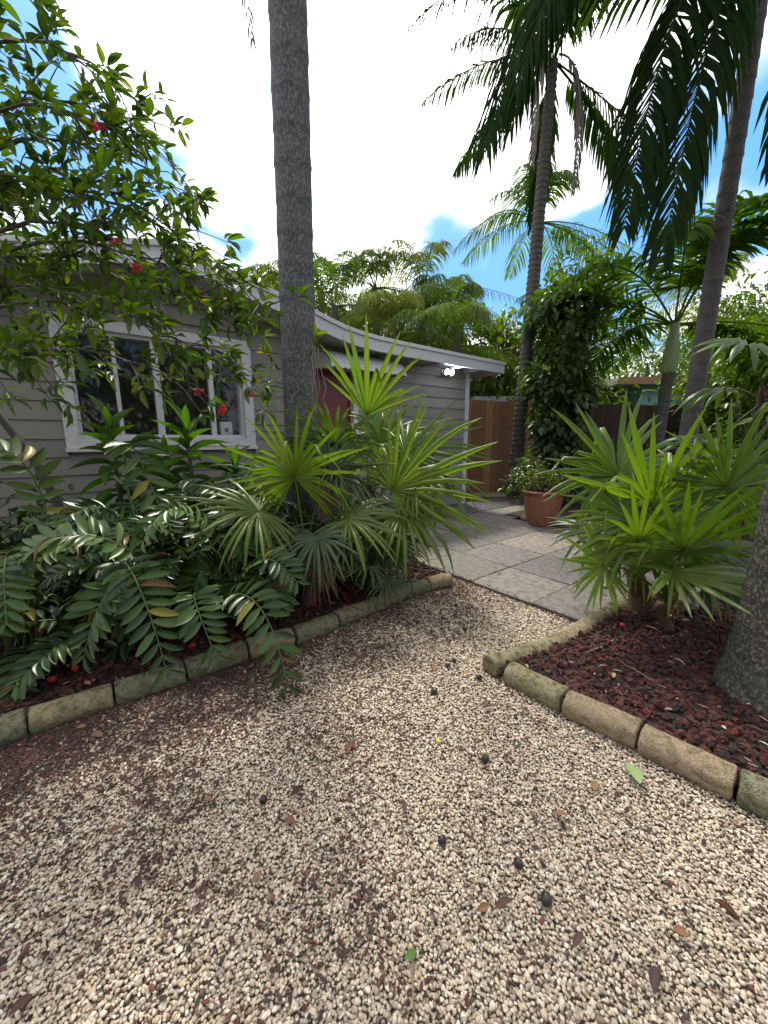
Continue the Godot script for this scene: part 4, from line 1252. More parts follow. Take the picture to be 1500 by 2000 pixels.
	fan_palm("fan_palm", "lower fan palm with starry leaves rooted in the lava rock", Vector3(1.56, 0.03, -1.99), 0.2, 0.035, [
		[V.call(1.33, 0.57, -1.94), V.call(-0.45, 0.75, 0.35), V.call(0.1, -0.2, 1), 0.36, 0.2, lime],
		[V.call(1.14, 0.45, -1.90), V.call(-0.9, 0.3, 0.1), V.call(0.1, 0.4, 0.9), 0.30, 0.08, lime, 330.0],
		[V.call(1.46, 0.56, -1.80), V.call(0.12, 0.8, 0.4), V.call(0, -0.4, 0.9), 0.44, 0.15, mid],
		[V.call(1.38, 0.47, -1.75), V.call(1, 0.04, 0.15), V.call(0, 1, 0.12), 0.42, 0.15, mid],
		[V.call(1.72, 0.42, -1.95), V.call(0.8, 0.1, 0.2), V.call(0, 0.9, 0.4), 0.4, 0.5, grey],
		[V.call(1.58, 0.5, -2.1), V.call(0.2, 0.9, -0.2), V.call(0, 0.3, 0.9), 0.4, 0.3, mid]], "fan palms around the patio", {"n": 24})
	# broad leaved palms with few wide segments, on thin canes
	var k := 0
	for b in [Vector3(3.05, 0.03, -3.2), Vector3(3.25, 0.03, -2.75), Vector3(2.65, 0.03, -2.9)]:
		var lv := []
		for i in 10:
			var az := i * 2.4 + k
			var y: float = lerpf(0.5, [1.75, 1.6, 1.0][k], i / 9.0)
			var o := Vector3(cos(az), 0, sin(az)) * R(0.22, 0.42)
			lv.append([b + o + Vector3(0, y, 0), o.normalized() * 0.8 + Vector3(0, R(-0.1, 0.5), 0), Vector3(0, 0.9, 0.4), R(0.34, 0.46), 0.75, [Color(0.095, 0.165, 0.05), Color(0.075, 0.135, 0.04), Color(0.13, 0.21, 0.045)][i % 3]])
		fan_palm("lady_palm", ["leafy cane palm with broad drooping segments under the slim dark trunk", "broad segmented cane palm behind the stout lichen covered trunk", "short cane palm with wide segments behind the broad bright fan palm"][k], b, [1.5, 1.3, 0.75][k], 0.025, lv, "cane palms behind the lava rock bed", {"n": 11, "spread": 210.0, "wide": 1.15, "split": 0.3})
		k += 1

func cardboard_palms() -> void:
	var V := func(x, y, z): return Vector3(x, y, z)
	var sets := [
		["cardboard palm whose frond hangs over the edging onto the gravel", Vector3(-0.78, 0.03, -2.02), [
			[V.call(-0.80, 0.32, -1.78), V.call(-0.52, 0.52, -1.62), V.call(-0.42, 0.03, -1.50), 0.125, 12, 1],
			[V.call(-0.85, 0.55, -1.85), V.call(-0.95, 0.95, -1.74), V.call(-1.04, 0.66, -1.60), 0.115, 11, 3],
			[V.call(-0.72, 0.4, -1.9), V.call(-0.58, 0.62, -1.8), V.call(-0.42, 0.42, -1.75), 0.12, 11, 2],
			[V.call(-0.9, 0.35, -1.75), V.call(-0.85, 0.5, -1.55), V.call(-0.72, 0.18, -1.50), 0.12, 11, 0]], 9],
		["cardboard palm with pale upright fronds under the window", Vector3(-1.32, 0.03, -2.05), [
			[V.call(-1.40, 0.82, -2.08), V.call(-1.34, 1.36, -2.0), V.call(-1.06, 0.74, -1.80), 0.15, 11, 3],
			[V.call(-1.16, 0.58, -1.62), V.call(-1.0, 0.56, -1.50), V.call(-0.89, 0.17, -1.42), 0.13, 11, 1],
			[V.call(-1.10, 0.60, -1.62), V.call(-1.22, 0.80, -1.52), V.call(-1.42, 0.64, -1.45), 0.13, 11, 3],
			[V.call(-1.12, 0.50, -1.58), V.call(-1.16, 0.5, -1.46), V.call(-1.20, 0.24, -1.40), 0.13, 10, 1],
			[V.call(-1.35, 0.6, -1.75), V.call(-1.45, 0.72, -1.6), V.call(-1.5, 0.45, -1.42), 0.13, 11, 0]], 8],
		["cardboard palm beneath the dark leaning tree stem", Vector3(-1.85, 0.03, -1.85), [
			[V.call(-1.74, 0.62, -1.95), V.call(-1.70, 1.22, -1.9), V.call(-1.98, 0.98, -1.75), 0.14, 11, 3],
			[V.call(-1.6, 0.6, -1.6), V.call(-1.5, 0.72, -1.45), V.call(-1.4, 0.42, -1.32), 0.13, 11, 0],
			[V.call(-1.75, 0.5, -1.6), V.call(-1.7, 0.62, -1.4), V.call(-1.62, 0.3, -1.24), 0.13, 11, 1]], 8],
		["spreading cardboard palm below the siding boards", Vector3(-2.0, 0.03, -2.0), [], 10],
		["dense cardboard palm filling the bed between its neighbours", Vector3(-1.12, 0.03, -2.1), [], 11],
		["cardboard palm pressed against the mossy edging", Vector3(-1.62, 0.03, -1.92), [], 11],
		["low cardboard palm beside the bright fan palm's stem", Vector3(-0.95, 0.03, -2.45), [], 8],
		["tall cardboard palm rising closest to the window sill", Vector3(-1.42, 0.03, -2.3), [], 11],
		["tall cardboard palm by the dracaena stems", Vector3(-1.0, 0.03, -2.2), [], 10]]
	for s in sets:
		var b: Vector3 = s[1]
		var fr: Array = s[2]
		for i in s[3]:
			var az: float = i * TAU / s[3] + R(-0.3, 0.3)
			var out := Vector3(cos(az), 0, sin(az))
			var el := R(0.75, 1.35) if (s[0] as String).begins_with("tall") else R(0.3, 1.2)
			var L := R(0.42, 0.58)
			var p0 := b + (out * cos(el) + Vector3.UP * sin(el)) * (R(0.45, 0.6) if (s[0] as String).begins_with("tall") else R(0.28, 0.42))
			var p1 := p0 + (out * cos(el) + Vector3.UP * sin(el)) * L * 0.55
			var p2 := p1 + (out * 0.6 + Vector3.DOWN * R(0.1, 0.75)) * L * 0.75
			for rep in 8:
				if Geometry2D.is_point_in_polygon(Vector2(p2.x, p2.z) + Vector2(0.11, 0.12), left_bed): break
				p0 = p0.lerp(Vector3(b.x, p0.y, b.z), 0.14); p1 = p1.lerp(Vector3(b.x, p1.y, b.z), 0.14); p2 = p2.lerp(Vector3(b.x, p2.y, b.z), 0.14)
			fr.append([p0, p1, p2, R(0.11, 0.14), 10, rng.randi_range(0, 2)])
		zamia(s[0], b, fr)

func jatropha() -> void:
	var base := Vector3(-1.72, 0.02, -2.2)
	var t := thing("flowering_tree", "leaning tree with scattered red blossoms hanging across the window", "tree", base)
	var mb := MB.new()
	var D := func(q): return (q as Vector3) - base
	var stem := [base, Vector3(-1.80, 0.45, -2.2), Vector3(-1.98, 0.96, -2.2), Vector3(-2.14, 1.22, -2.2), Vector3(-2.35, 1.6, -2.15), Vector3(-2.5, 2.05, -2.05)]
	tube(mb, stem.map(D), [0.026, 0.023, 0.021, 0.02, 0.018, 0.016], 10)
	part("trunk", mb.mesh(M.stem), t)
	# limbs sweep from the crown over towards the window
	var limbs := [
		[Vector3(-2.5, 2.05, -2.05), Vector3(-2.1, 2.9, -1.9), Vector3(-1.55, 3.02, -1.8), Vector3(-1.36, 2.86, -1.75)],
		[Vector3(-2.4, 1.95, -2.05), Vector3(-1.9, 2.55, -1.9), Vector3(-1.45, 2.5, -1.85), Vector3(-1.0, 2.32, -1.85)],
		[Vector3(-2.35, 1.9, -2.1), Vector3(-1.7, 2.42, -1.95), Vector3(-1.1, 2.20, -1.9), Vector3(-0.55, 1.70, -1.95)],
		[Vector3(-2.4, 1.8, -2.1), Vector3(-1.7, 2.08, -2.0), Vector3(-1.15, 1.95, -1.95), Vector3(-0.66, 1.64, -2.0)],
		[Vector3(-2.3, 1.62, -2.15), Vector3(-1.75, 1.9, -2.05), Vector3(-1.2, 1.72, -1.95), Vector3(-0.72, 1.42, -1.95)],
		[Vector3(-2.2, 1.5, -2.15), Vector3(-1.7, 1.62, -2.0), Vector3(-1.35, 1.50, -1.9), Vector3(-0.95, 1.38, -1.9)],
		[Vector3(-2.15, 1.35, -2.1), Vector3(-1.8, 1.46, -1.8), Vector3(-1.5, 1.46, -1.6), Vector3(-1.28, 1.40, -1.5)],
		[Vector3(-2.3, 2.0, -2.0), Vector3(-1.9, 2.25, -1.85), Vector3(-1.5, 2.2, -1.75), Vector3(-1.1, 1.95, -1.7)],
		[Vector3(-2.5, 2.1, -2.0), Vector3(-2.1, 2.7, -1.8), Vector3(-1.75, 2.7, -1.7), Vector3(-1.5, 2.55, -1.62)],
		[Vector3(-2.35, 1.7, -2.05), Vector3(-1.8, 1.86, -1.9), Vector3(-1.3, 1.74, -1.75), Vector3(-0.98, 1.55, -1.7)],
		[Vector3(-2.4, 2.05, -2.1), Vector3(-2.0, 2.7, -2.1), Vector3(-1.5, 2.75, -2.1), Vector3(-1.15, 2.5, -2.1)],
		[Vector3(-2.45, 2.1, -1.95), Vector3(-2.05, 2.4, -1.7), Vector3(-1.7, 2.38, -1.55), Vector3(-1.45, 2.25, -1.5)]]
	for k in 5:
		var a: Array = limbs[k % 5]; var c: Array = limbs[(k * 3 + 1) % 12]
		var w := R(0.3, 0.7)
		var mix := []
		for q in 4: mix.append((a[q] as Vector3).lerp(c[q], w) + Vector3(R(-0.1, 0.12), R(-0.08, 0.14), R(-0.18, 0.1)))
		limbs.append(mix)
	var leaves := []
	var tips := []
	for L in limbs:
		mb = MB.new()
		var pts := []; var rr := []
		for i in 15:
			var f := i / 14.0
			var p := bez(L[0].lerp(L[1], f), L[1].lerp(L[2], f), L[2].lerp(L[3], f), f)
			pts.append(p - base + Vector3(R(-1, 1), R(-1, 1), R(-1, 1)) * 0.006 + Vector3(R(-1, 1), R(-1, 1), R(-1, 1)) * 0.01 * f)
			rr.append(lerpf(0.011, 0.0028, f))
		tube(mb, pts, rr, 6)
		for i in range(3, 15):
			for rep in 3:
				if rng.randf() < (0.26 if L[3].y < 1.8 else 0.3): continue
				var d: Vector3 = (pts[i] - pts[i - 1]).normalized()
				var e := (d * 0.8 + Vector3(R(-0.6, 0.6), R(-0.75, 0.55), R(-0.7, 0.7))).normalized()
				var l := R(0.10, 0.28)
				var q0: Vector3 = pts[i]
				var q1 := q0 + e * l * 0.5 + Vector3(0, 0.015, 0)
				var q2 := q0 + e * l + Vector3(0, R(-0.03, 0.02), 0)
				tube(mb, [q0, q1, q2], [0.003, 0.0025, 0.0018], 5)
				tips.append([q2, (q2 - q1).normalized()])
				if rng.randf() < 0.45: tips.append([q1, e])
		tips.append([pts[14], (pts[14] - pts[13]).normalized()])
		part("branch", mb.mesh(M.branch), t)
	for q in tips:
		var n := rng.randi_range(4, 8)
		for k in n:
			var d: Vector3 = q[1]
			var s := d.cross(Vector3.UP).normalized()
			var a := k * 2.4 + R(-0.4, 0.4)
			var dir := (d * R(0.3, 1.0) + (s * cos(a) + s.cross(d) * sin(a)) * R(0.5, 1.0) + Vector3.DOWN * R(-0.55, 0.25)).normalized()
			var l := R(0.042, 0.085)
			leaves.append([q[0] + dir * 0.012 - d * R(0, 0.03), dir, l])
	# the leaves that show largest are pieces of their own, the rest one mass
	var eye := Vector3(0, 1.1, 0) - base
	leaves.sort_custom(func(a, b): return a[2] / (a[0] as Vector3).distance_to(eye) > b[2] / (b[0] as Vector3).distance_to(eye))
	var tones := [Color(0.10, 0.165, 0.035), Color(0.075, 0.125, 0.04), Color(0.15, 0.21, 0.035), Color(0.06, 0.105, 0.04)]
	var shapes := []
	for c in tones:
		shapes.append(leaf_mesh(M.leaf, 1.0, 0.14, 0.16, 0.4, 5, c))
	var xfs := []; var cols := PackedColorArray()
	var plain := leaf_mesh(M.leaf, 1.0, 0.14, 0.16, 0.4, 4)
	for i in leaves.size():
		var q: Array = leaves[i]
		var xf := orient(q[0], q[1], Vector3(R(-0.5, 0.5), 1, R(-0.4, 0.6)), q[2], q[2] * R(0.32, 0.42))
		if i < 300:
			part("leaf", shapes[rng.randi_range(0, 3)], t, xf)
		else:
			xfs.append(xf)
			cols.push_back(jit(tones[rng.randi_range(0, 3)] if rng.randf() > 0.03 else Color(0.35, 0.3, 0.03), 0.2))
	scatter("foliage", plain, xfs, cols, t)
	# blossoms
	for p in [Vector3(-1.21, 1.97, -1.95), Vector3(-1.27, 2.02, -1.9), Vector3(-0.93, 1.73, -1.93), Vector3(-0.89, 1.32, -1.92), Vector3(-0.78, 1.24, -1.92), Vector3(-0.65, 1.32, -1.95), Vector3(-1.17, 2.35, -1.85), Vector3(-1.1, 1.85, -1.9)]:
		var pm := MB.new()
		for k in 5:
			var a := TAU * k / 5
			for rep in 2:
				var o: Vector3 = p - base + Vector3(R(-1, 1), R(-1, 1), R(-1, 1)) * 0.008
				var e := Vector3(cos(a), sin(a) * 0.8, 0.5).normalized() * 0.026
				var s := Vector3(-sin(a), cos(a), 0) * 0.009
				var f := pm.p(o); pm.p(o + e * 0.7 + s); pm.p(o + e); pm.p(o + e * 0.7 - s)
				pm.quad(f, f + 1, f + 2, f + 3)
		part("blossom", pm.mesh(M.petal), t)

func strap_plants() -> void:
	# dracaenas: canes with rosettes of strap leaves, between the cardboard palms and the window
	var shape := []
	for c in [Color(0.05, 0.10, 0.035), Color(0.08, 0.16, 0.035), Color(0.04, 0.075, 0.035)]:
		shape.append(leaf_mesh(M.leaf, 1.0, 0.16, 0.34, 0.1, 6, c))
	var k := 0
	for q in [[Vector3(-1.32, 0.03, -2.62), 1.10, "dracaena cane with a lime topped rosette before the window mullion"], [Vector3(-1.78, 0.03, -2.55), 1.12, "dracaena cane with arching leaves before the window's far pane"], [Vector3(-1.05, 0.03, -2.72), 0.85, "short dracaena with drooping dark leaves beside the window corner"], [Vector3(-1.55, 0.03, -2.75), 0.9, "dark leaved dracaena standing close under the window sill"]]:
		var t := thing("dracaena", q[2], "plant", q[0], 0.0, "dracaenas under the window")
		var mb := MB.new()
		tube(mb, [Vector3(0, -0.03, 0), Vector3(0.02, q[1] * 0.5, 0.01), Vector3(0, q[1] + 0.02, 0)], [0.016, 0.014, 0.012], 8)
		part("stem", mb.mesh(M.branch), t)
		for i in 26:
			var f := i / 25.0
			var az := i * 2.4
			var el := lerpf(-0.55, 1.25, pow(f, 1.4))
			var dir := Vector3(cos(az) * cos(el), sin(el), sin(az) * cos(el))
			part("leaf", shape[1 if i > 19 else rng.randi_range(0, 2)], t, orient(Vector3(0, q[1] * lerpf(0.55, 1.0, f), 0), dir, Vector3.UP + Vector3(0.01, 0, 0.02), R(0.2, 0.3), R(0.045, 0.06)))
		k += 1
	# glossy shrubs filling the bed
	for q in [[Vector3(-0.85, 0.03, -2.75), 0.55, "dark glossy shrub between the thick palm trunk and the cardboard palms"], [Vector3(-0.35, 0.03, -2.75), 0.5, "dark glossy shrub at the foot of the tall fan palm"], [Vector3(-1.2, 0.03, -2.35), 0.6, "dark glossy shrub tucked behind the pale upright cardboard fronds"], [Vector3(-2.2, 0.03, -2.3), 0.7, "dark glossy shrub below the first siding boards"]]:
		tree("glossy_shrub", q[2], q[0], q[0] + Vector3(0, q[1] * 0.6, 0), Vector3(0.34, q[1] * 0.5, 0.3), 420, 0.10, [Color(0.035, 0.06, 0.025), Color(0.045, 0.075, 0.03)], "glossy shrubs in the bed", 0.012, 26, "shrub")

func backdrop() -> void:
	# feathery palms beyond the roof and the fences
	var col := [Color(0.14, 0.20, 0.06), Color(0.11, 0.17, 0.055), Color(0.19, 0.21, 0.06)]
	var rows := [
		[-2.0, 5.9, -14.0, "feathery palm behind the roof, beside the thick grey trunk"], [-0.6, 5.3, -16.5, "feathery palm in the gap of the roof's sweep"],
		[1.15, 5.7, -13.0, "feathery palm with an upright spear above the flat roof"], [2.9, 5.0, -15.0, "feathery palm over the end of the flat roof"],
		[3.5, 6.0, -10.0, "tall feathery palm rising behind the ring scarred palm"], [0.2, 4.0, -11.5, "low feathery palm just over the flat roof"],
		[-4.0, 5.6, -15.0, "feathery palm hidden mostly by the gable"], [5.3, 4.6, -12.4, "feathery palm between the leafy tree and the teal house"],
		[9.8, 5.2, -12.5, "feathery palm at the far side of the teal house"], [1.9, 3.5, -10.8, "short feathery palm behind the brown fence"], [-1.3, 4.9, -12.2, "feathery palm leaning over the roof's curve"], [0.6, 4.9, -14.6, "feathery palm with pale tips above the ribbed awning"], [-0.1, 5.6, -12.8, "full crowned feathery palm above the roof's flat part"], [1.9, 5.2, -14.0, "drooping feathery palm over the flood lamp"], [-2.9, 5.2, -12.6, "feathery palm peeping over the gable slope"], [2.3, 4.6, -12.4, "yellowing feathery palm behind the flood lamp"]]
	var i := 0
	for q in rows:
		var b := Vector3(q[0], 0, q[2])
		palm("feather_palm", q[3], b, Vector3(q[0] + R(-0.2, 0.2), q[1], q[2]), 0.16, 0.10, M.bark_palm, "feathery palms beyond the fence", {"n": 15, "L": R(2.3, 2.9), "e0": -0.1, "e1": 1.4, "ll": 0.62, "lw": 0.034, "leaflets": 32, "drop": 0.5, "hang": 0.75, "vee": 0.25, "col": col[i % 3]}, {"ring": 0.2, "depth": 0.004, "sides": 10})
		i += 1
	# broadleaf trees
	var green := [Color(0.07, 0.115, 0.035), Color(0.085, 0.14, 0.035), Color(0.05, 0.085, 0.033), Color(0.115, 0.17, 0.04)]
	var lime := [Color(0.13, 0.19, 0.04), Color(0.18, 0.22, 0.045), Color(0.09, 0.14, 0.04)]
	tree("leafy_tree", "dense dark leafy tree behind the vine covered trunk", Vector3(3.9, 0, -8.7), Vector3(4.25, 4.0, -8.7), Vector3(0.95, 0.9, 0.8), 1500, 0.15, lime, "leafy trees beyond the fence", 0.12, 34)
	var spots := [[-3.0, 3.4, -19, 2.6], [0.8, 3.0, -18, 2.4], [3.6, 2.6, -17, 2.1], [6.5, 3.4, -16, 2.4], [9.0, 3.0, -17.5, 2.8], [12.0, 3.8, -15, 3.0], [4.6, 2.6, -10.2, 1.1], [8.2, 3.6, -9.4, 1.5], [10.6, 3.2, -9.5, 1.9], [7.0, 2.2, -7.4, 1.1], [14.0, 3.5, -11, 2.6], [4.5, 4.4, -22, 3.2], [10.5, 5.4, -21, 3.6], [16.5, 5.4, -19, 3.6], [-2.0, 4.6, -24, 3.5], [19.0, 4.6, -13, 3.2], [-1.6, 4.4, -15.5, 2.0], [1.2, 4.2, -16, 2.0], [3.4, 3.8, -13.2, 1.6]]
	var names := ["leafy tree far beyond the gable", "leafy tree far behind the flat roof", "leafy tree behind the low grey shed", "leafy tree left of the teal house's brown fascia", "leafy tree behind the teal house roof", "tall leafy tree past the teal house", "bushy tree close behind the dark fence", "bushy tree overhanging the dark fence", "broad bushy tree at the end of the dark fence", "leafy shrub tree in front of the dark fence", "wide leafy tree closing the view beyond the fence", "distant leafy tree behind the shed and the palms", "distant tall tree above the teal house roof", "distant tall tree past the teal house's far end", "distant tree behind the feathery palms and the roof", "distant tree past the end of the dark fence", "sunny leafy tree among the feathery palms near the thick trunk", "sunny leafy tree among the feathery palms over the awning", "sunny leafy tree right behind the ring scarred palm"]
	for k in spots.size():
		var s: Array = spots[k]
		tree("leafy_tree", names[k], Vector3(s[0], 0, s[2]), Vector3(s[0], s[1] * 0.72, s[2]), Vector3(s[3], s[1] * 0.62, s[3] * 0.8), 3600, 0.24 if s[2] < -12 else 0.16, lime if k % 3 == 0 or k > 15 else green, "leafy trees beyond the fence", 0.12, 80)
	var across := [[-4.5, 5.2, 7.5, 2.6], [-0.5, 4.6, 9.0, 2.5], [3.6, 5.4, 7.8, 2.6], [7.6, 4.8, 5.0, 2.4], [-8.2, 4.8, 4.6, 2.4]]
	for k in 5:
		var s: Array = across[k]
		tree("shade_tree", ["leafy shade tree across the court, facing the window", "leafy shade tree behind the gravel court", "leafy shade tree across the court, facing the awning", "leafy shade tree past the lava rock bed", "leafy shade tree past the end of the mossy edging"][k], Vector3(s[0], 0, s[2]), Vector3(s[0], s[1] * 0.62, s[2]), Vector3(s[3], s[1] * 0.55, s[3] * 0.8), 3200, 0.26, green, "shade trees across the court", 0.16, 80)
	# trunk wrapped in climbing vine
	var t := thing("vine_covered_tree", "slim trunk thickly wrapped in dark climbing vine behind the flowerpot", "tree", Vector3(2.85, 0, -6.45))
	var mb := MB.new()
	tube(mb, [Vector3(0, -0.05, 0), Vector3(0.03, 1.5, 0), Vector3(0.0, 3.2, -0.05)], [0.11, 0.09, 0.07], 10)
	part("trunk", mb.mesh(M.bark_dark), t)
	var clumps := []
	for k in 120:
		var y := pow(R(0, 1), 0.8) * 3.25
		var a := R(0, TAU)
		var w := lerpf(0.18, 0.44, smoothstep(0.8, 2.8, y)) * R(0.5, 1.35)
		clumps.append(Vector3(cos(a) * w, y, sin(a) * w * 0.8))
	var kk := clumped(4300, clumps, 0.085, 0.125, 0.62, [Color(0.08, 0.13, 0.04), Color(0.10, 0.155, 0.045), Color(0.06, 0.10, 0.035)], 0.8)
	scatter("vine", oval, kk[0], kk[1], t)
	# light leaves crowning it
	clumps = []
	for k in 14: clumps.append(Vector3(R(-0.4, 0.4), R(3.0, 3.35), R(-0.3, 0.4)))
	kk = clumped(420, clumps, 0.10, 0.13, 0.55, [Color(0.13, 0.2, 0.035), Color(0.10, 0.16, 0.035)], 0.1)
	scatter("young_leaves", oval, kk[0], kk[1], t)
	# shrubs along the back bed
	for q in [[Vector3(2.55, 0.03, -6.3), 0.7, "low shrub at the foot of the vine covered trunk"], [Vector3(3.5, 0.03, -5.9), 1.0, "leafy shrub right behind the flowerpot"], [Vector3(4.6, 0.03, -5.6), 1.1, "leafy shrub under the young crownshaft palm"], [Vector3(3.9, 0.03, -4.4), 0.9, "leafy shrub at the foot of the slim dark palm"], [Vector3(5.4, 0.03, -4.6), 1.6, "tall shrub beyond the slim dark palm"], [Vector3(4.6, 0.03, -3.0), 1.5, "tall shrub beyond the cane palms"], [Vector3(6.2, 0.03, -6.6), 1.5, "tall shrub before the dark fence"]]:
		tree("garden_shrub", q[2], q[0], q[0] + Vector3(0, q[1] * 0.55, 0), Vector3(0.5, q[1] * 0.55, 0.45), 900, 0.10, green, "shrubs in the back bed", 0.02, 34, "shrub")

func potted() -> void:
	var t := thing("potted_plant", "straggly small leaved plant in a terracotta pot on the patio", "potted plant", Vector3(2.0, 0.02, -4.78))
	var mb := MB.new()
	lathe(mb, [Vector2(0.001, 0.0), Vector2(0.150, 0.0), Vector2(0.162, 0.012), Vector2(0.185, 0.10), Vector2(0.212, 0.22), Vector2(0.226, 0.33), Vector2(0.230, 0.345), Vector2(0.226, 0.352), Vector2(0.236, 0.40), Vector2(0.250, 0.405), Vector2(0.256, 0.42), Vector2(0.250, 0.437), Vector2(0.236, 0.438), Vector2(0.228, 0.42), Vector2(0.222, 0.36)], 48)
	part("pot", mb.mesh(M.pot), t)
	mb = MB.new()
	lathe(mb, [Vector2(0.224, 0.37), Vector2(0.15, 0.385), Vector2(0.001, 0.39)], 32, Color.WHITE, 0.01)
	part("potting_soil", mb.mesh(M.soil), t)
	var clumps := []
	for i in 24:
		mb = MB.new()
		var a := R(0, TAU); var r := R(0.02, 0.14)
		var p0 := Vector3(cos(a) * r, 0.37, sin(a) * r)
		var p2 := p0 + Vector3(cos(a) * R(0.02, 0.30), R(0.08, 0.34), sin(a) * R(0.02, 0.26))
		var p1 := p0.lerp(p2, 0.5) + Vector3(0, 0.08, 0)
		var pts := []; var rr := []
		for k in 6:
			pts.append(bez(p0, p1, p2, k / 5.0)); rr.append(lerpf(0.005, 0.002, k / 5.0))
			if k > 1: clumps.append(pts[k])
		tube(mb, pts, rr, 5)
		part("stem", mb.mesh(M.branch), t)
	var kk := clumped(950, clumps, 0.035, 0.042, 0.6, [Color(0.10, 0.16, 0.04), Color(0.14, 0.2, 0.05), Color(0.07, 0.11, 0.035), Color(0.2, 0.14, 0.06)], 0.0)
	scatter("foliage", oval, kk[0], kk[1], t)

func epiphytes() -> void:
	var shape := [leaf_mesh(M.leaf, 1.0, 0.15, 0.25, 0.2, 5, Color(0.16, 0.22, 0.04)), leaf_mesh(M.leaf, 1.0, 0.15, 0.25, 0.2, 5, Color(0.42, 0.3, 0.03))]
	for q in [[Vector3(-0.83, 1.70, -3.0), -1.0, "yellow and green orchid perched on the thick grey trunk's window side"], [Vector3(-0.50, 1.80, -2.98), 1.0, "green orchid with dangling roots on the thick grey trunk's door side"]]:
		var t := thing("orchid", q[2], "plant", q[0], 0.0, "orchids on the thick grey trunk")
		var mb := MB.new()
		tube(mb, [Vector3(0.05 * -q[1], -0.10, -0.02), Vector3(0.0, -0.04, 0.0), Vector3(0.005 * q[1], 0.02, 0.0)], [0.008, 0.011, 0.007], 7)
		part("stem", mb.mesh(M.branch), t)
		for i in 9:
			var a := R(-0.6, 1.0)
			part("leaf", shape[1 if i % 4 == 1 and q[1] < 0 else 0], t, orient(Vector3(0, R(-0.05, 0.02), 0), Vector3(q[1] * R(0.1, 0.9), R(0.2, 1.0), R(-0.5, 0.7)), Vector3(0.1, 1, 0.3), R(0.07, 0.13), R(0.022, 0.034)))
		for i in (3 if q[1] > 0 else 26):
			mb = MB.new()
			var p := Vector3(R(-0.02, 0.02), -0.05, R(0.0, 0.03))
			var pts := [p]; var rr := [0.0025]
			for k in 7:
				p += Vector3(R(-0.02, 0.022), R(-0.09, -0.02) if q[1] > 0 else R(-0.075, -0.03), R(-0.008, 0.012)); pts.append(p); rr.append(0.002)
			tube(mb, pts, rr, 5, Color(0.3, 0.32, 0.22))
			part("root", mb.mesh(M.litter), t)

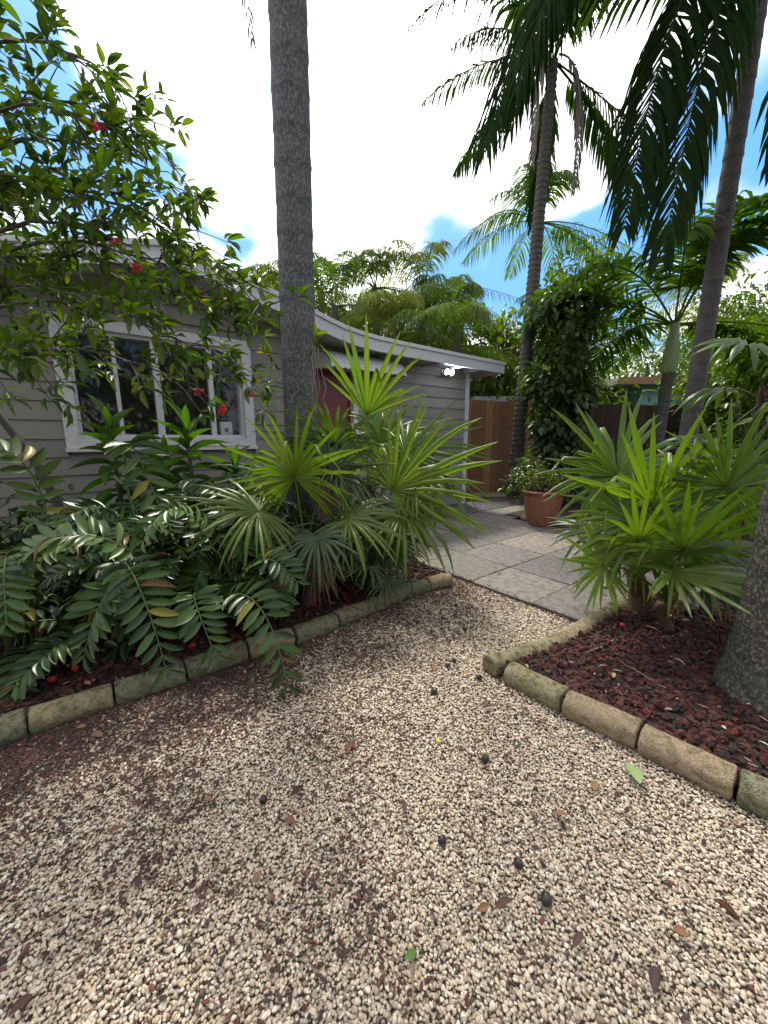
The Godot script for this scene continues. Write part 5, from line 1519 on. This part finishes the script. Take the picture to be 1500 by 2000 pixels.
func litter() -> void:
	# round black and red palm fruits
	var stone := lump(23, 0.25, M.fruit, 2)
	var put := func(called: String, p: Vector3, r: float, c: Color, label: String, cat: String, group: String):
		var mb := MB.new()
		ball(mb, Vector3.ZERO, Vector3(r * R(0.85, 1.1), r * 0.9, r * R(0.9, 1.2)), c, 0.035 if c.r > 0.1 else 0.10, 14, 10)
		single(called, mb.mesh(M.fruit), label, cat, group, Transform3D(Basis.from_euler(Vector3(R(0, 6), R(0, 6), R(0, 6))), p + Vector3(0, r * 0.75, 0)))
	for q in [[0.16, -0.87], [0.35, -1.14], [0.35, -0.81], [0.39, -0.73], [-0.37, -0.99], [0.35, -1.74], [0.31, -1.70], [0.47, -2.06], [0.48, -2.39], [0.44, -1.60], [0.22, -1.50]]:
		put.call("black_seed", Vector3(q[0], 0.002, q[1]), R(0.011, 0.015), Color(0.018, 0.017, 0.017) * R(0.8, 1.5), "shrivelled black palm seed lying on the pale gravel", "seed", "black seeds on the gravel")
	for q in [[1.30, -2.12, 0.055], [1.34, -2.0, 0.055]]:
		put.call("red_fruit", Vector3(q[0], q[2], q[1]), 0.015, Color(0.5, 0.045, 0.03), "shiny red palm fruit on the lava rock near the lower fan palm", "fruit", "red fruits on the lava rock")
	for q in [[-0.98, -1.80], [-1.46, -1.52], [-1.42, -1.60], [-1.60, -1.42]]:
		put.call("red_fruit", Vector3(q[0], 0.045, q[1]), 0.016, Color(0.5, 0.03, 0.025), "shiny red palm fruit on dark mulch just inside the mossy edging", "fruit", "red fruits inside the mossy edging")
	for i in 46:
		var p := Vector3(-0.38 + rng.randfn() * 0.15, 0.04, -2.55 + rng.randfn() * 0.16)
		if not Geometry2D.is_point_in_polygon(Vector2(p.x, p.z), left_bed): continue
		put.call("red_fruit", p, R(0.011, 0.015), Color(0.22, 0.02, 0.022) * R(0.6, 1.6), "dull red palm fruit heaped at the foot of the bright fan palm", "fruit", "red fruits heaped under the fan palms")
	# fallen leaves
	var leaf := func(p: Vector3, l: float, w: float, c: Color, label: String, group: String, called := "fallen_leaf"):
		var m := leaf_mesh(M.litter, 1.0, R(0.05, 0.3), R(-0.25, 0.25), R(0.0, 0.6), 6, c)
		single(called, m, label, "leaf", group, orient(p + Vector3(0, 0.008, 0), Vector3(R(-1, 1), R(-0.05, 0.12), R(-1, 1)), Vector3(R(-0.3, 0.3), 1, R(-0.3, 0.3)), l, w))
	leaf.call(Vector3(0.81, 0.018, -1.03), 0.085, 0.046, Color(0.2, 0.27, 0.11), "fresh pale green leaf lying on the gravel near the tan edging", "")
	leaf.call(Vector3(0.07, 0.004, -0.635), 0.03, 0.016, Color(0.06, 0.14, 0.02), "tiny green leaflet beside a thin reddish twig", "")
	leaf.call(Vector3(0.19, 0.004, -1.23), 0.02, 0.013, Color(0.5, 0.42, 0.02), "small yellow leaf scrap on the gravel", "")
	for q in [[0.59, -1.37], [0.62, -1.33], [0.78, -1.23], [0.79, -0.73], [0.41, -0.64], [0.54, -0.57], [0.06, -0.95], [-0.29, -1.0], [-0.29, -0.93], [0.25, -0.72], [0.26, -0.71], [-0.70, -0.57], [-0.55, -1.0], [-0.75, -0.9], [-0.62, -0.78], [0.24, -1.71], [0.27, -1.6], [-0.1, -1.2], [0.95, -0.72], [0.68, -0.66], [-0.9, -1.1], [-1.15, -1.3], [-1.05, -1.25], [-0.33, -0.77], [0.5, -0.95], [0.66, -1.02]]:
		leaf.call(Vector3(q[0], 0.003, q[1]), R(0.025, 0.055), R(0.012, 0.026), [Color(0.14, 0.05, 0.03), Color(0.08, 0.035, 0.028), Color(0.2, 0.10, 0.05), Color(0.05, 0.03, 0.03)][rng.randi_range(0, 3)], "curled brown dead leaf lying on the pale gravel", "dead leaves on the gravel")
	for i in 34:
		var p := Vector2(R(0.6, 2.0), R(-2.3, -1.0))
		if not Geometry2D.is_point_in_polygon(p, right_bed): continue
		leaf.call(Vector3(p.x, 0.062, p.y), R(0.02, 0.06), R(0.006, 0.02), [Color(0.42, 0.38, 0.31), Color(0.3, 0.22, 0.13), Color(0.2, 0.14, 0.09), Color(0.5, 0.47, 0.42)][rng.randi_range(0, 3)], "dry pale leaf scrap lying on the red lava rock", "leaf scraps on the lava rock")
	for i in 46:
		var p := Vector2(R(-1.8, -0.2), R(-2.4, -1.0))
		if not Geometry2D.is_point_in_polygon(p, left_bed): continue
		leaf.call(Vector3(p.x, 0.045, p.y), R(0.03, 0.08), R(0.008, 0.026), [Color(0.22, 0.13, 0.08), Color(0.3, 0.2, 0.13), Color(0.12, 0.06, 0.04)][rng.randi_range(0, 2)], "dry brown leaf on the dark mulch under the cardboard palms", "dry leaves on the dark mulch")
	# twigs and frond scraps
	for q in [[0.06, -0.60, 0.10, 1.5], [0.12, -2.03, 0.12, -0.2], [0.28, -1.91, 0.13, 0.05], [-0.18, -1.3, 0.12, -0.9], [1.15, -1.55, 0.22, 1.9], [1.42, -1.15, 0.25, 2.4], [1.05, -1.75, 0.12, 0.4], [-0.25, -0.95, 0.09, -0.3]]:
		var mb := MB.new()
		var pts := []; var rr := []
		for k in 6:
			pts.append(Vector3((k / 5.0 - 0.5) * q[2], R(-0.002, 0.003), R(-1, 1) * 0.03 * q[2])); rr.append(R(0.0016, 0.0026))
		tube(mb, pts, rr, 6, Color(0.24, 0.15, 0.09) * R(0.7, 1.4))
		var bed: bool = Geometry2D.is_point_in_polygon(Vector2(q[0], q[1]), right_bed)
		single("twig", mb.mesh(M.litter), "thin dry twig lying on the red lava rock" if bed else "thin dry twig lying on the pale gravel", "twig", "twigs on the lava rock" if bed else "twigs on the gravel", Transform3D(Basis(Vector3.UP, q[3]), Vector3(q[0], 0.066 if bed else 0.009, q[1])))
	# pale rock under the fan palms
	var rk := lump(31, 0.8, M.rock, 3)
	single("limestone_rock", rk, "pale pitted limestone rock behind the fan palm stems", "rock", "", Transform3D(Basis.from_euler(Vector3(0.2, 0.5, 0.1)) * Basis.from_scale(Vector3(0.24, 0.2, 0.2)), Vector3(1.9, 0.11, -2.32)))
	single("grey_stone", lump(37, 0.4, M.rock, 2), "flat grey stone resting on a patio paver", "rock", "", Transform3D(Basis.from_scale(Vector3(0.06, 0.03, 0.04)), Vector3(1.62, 0.034, -2.66)))
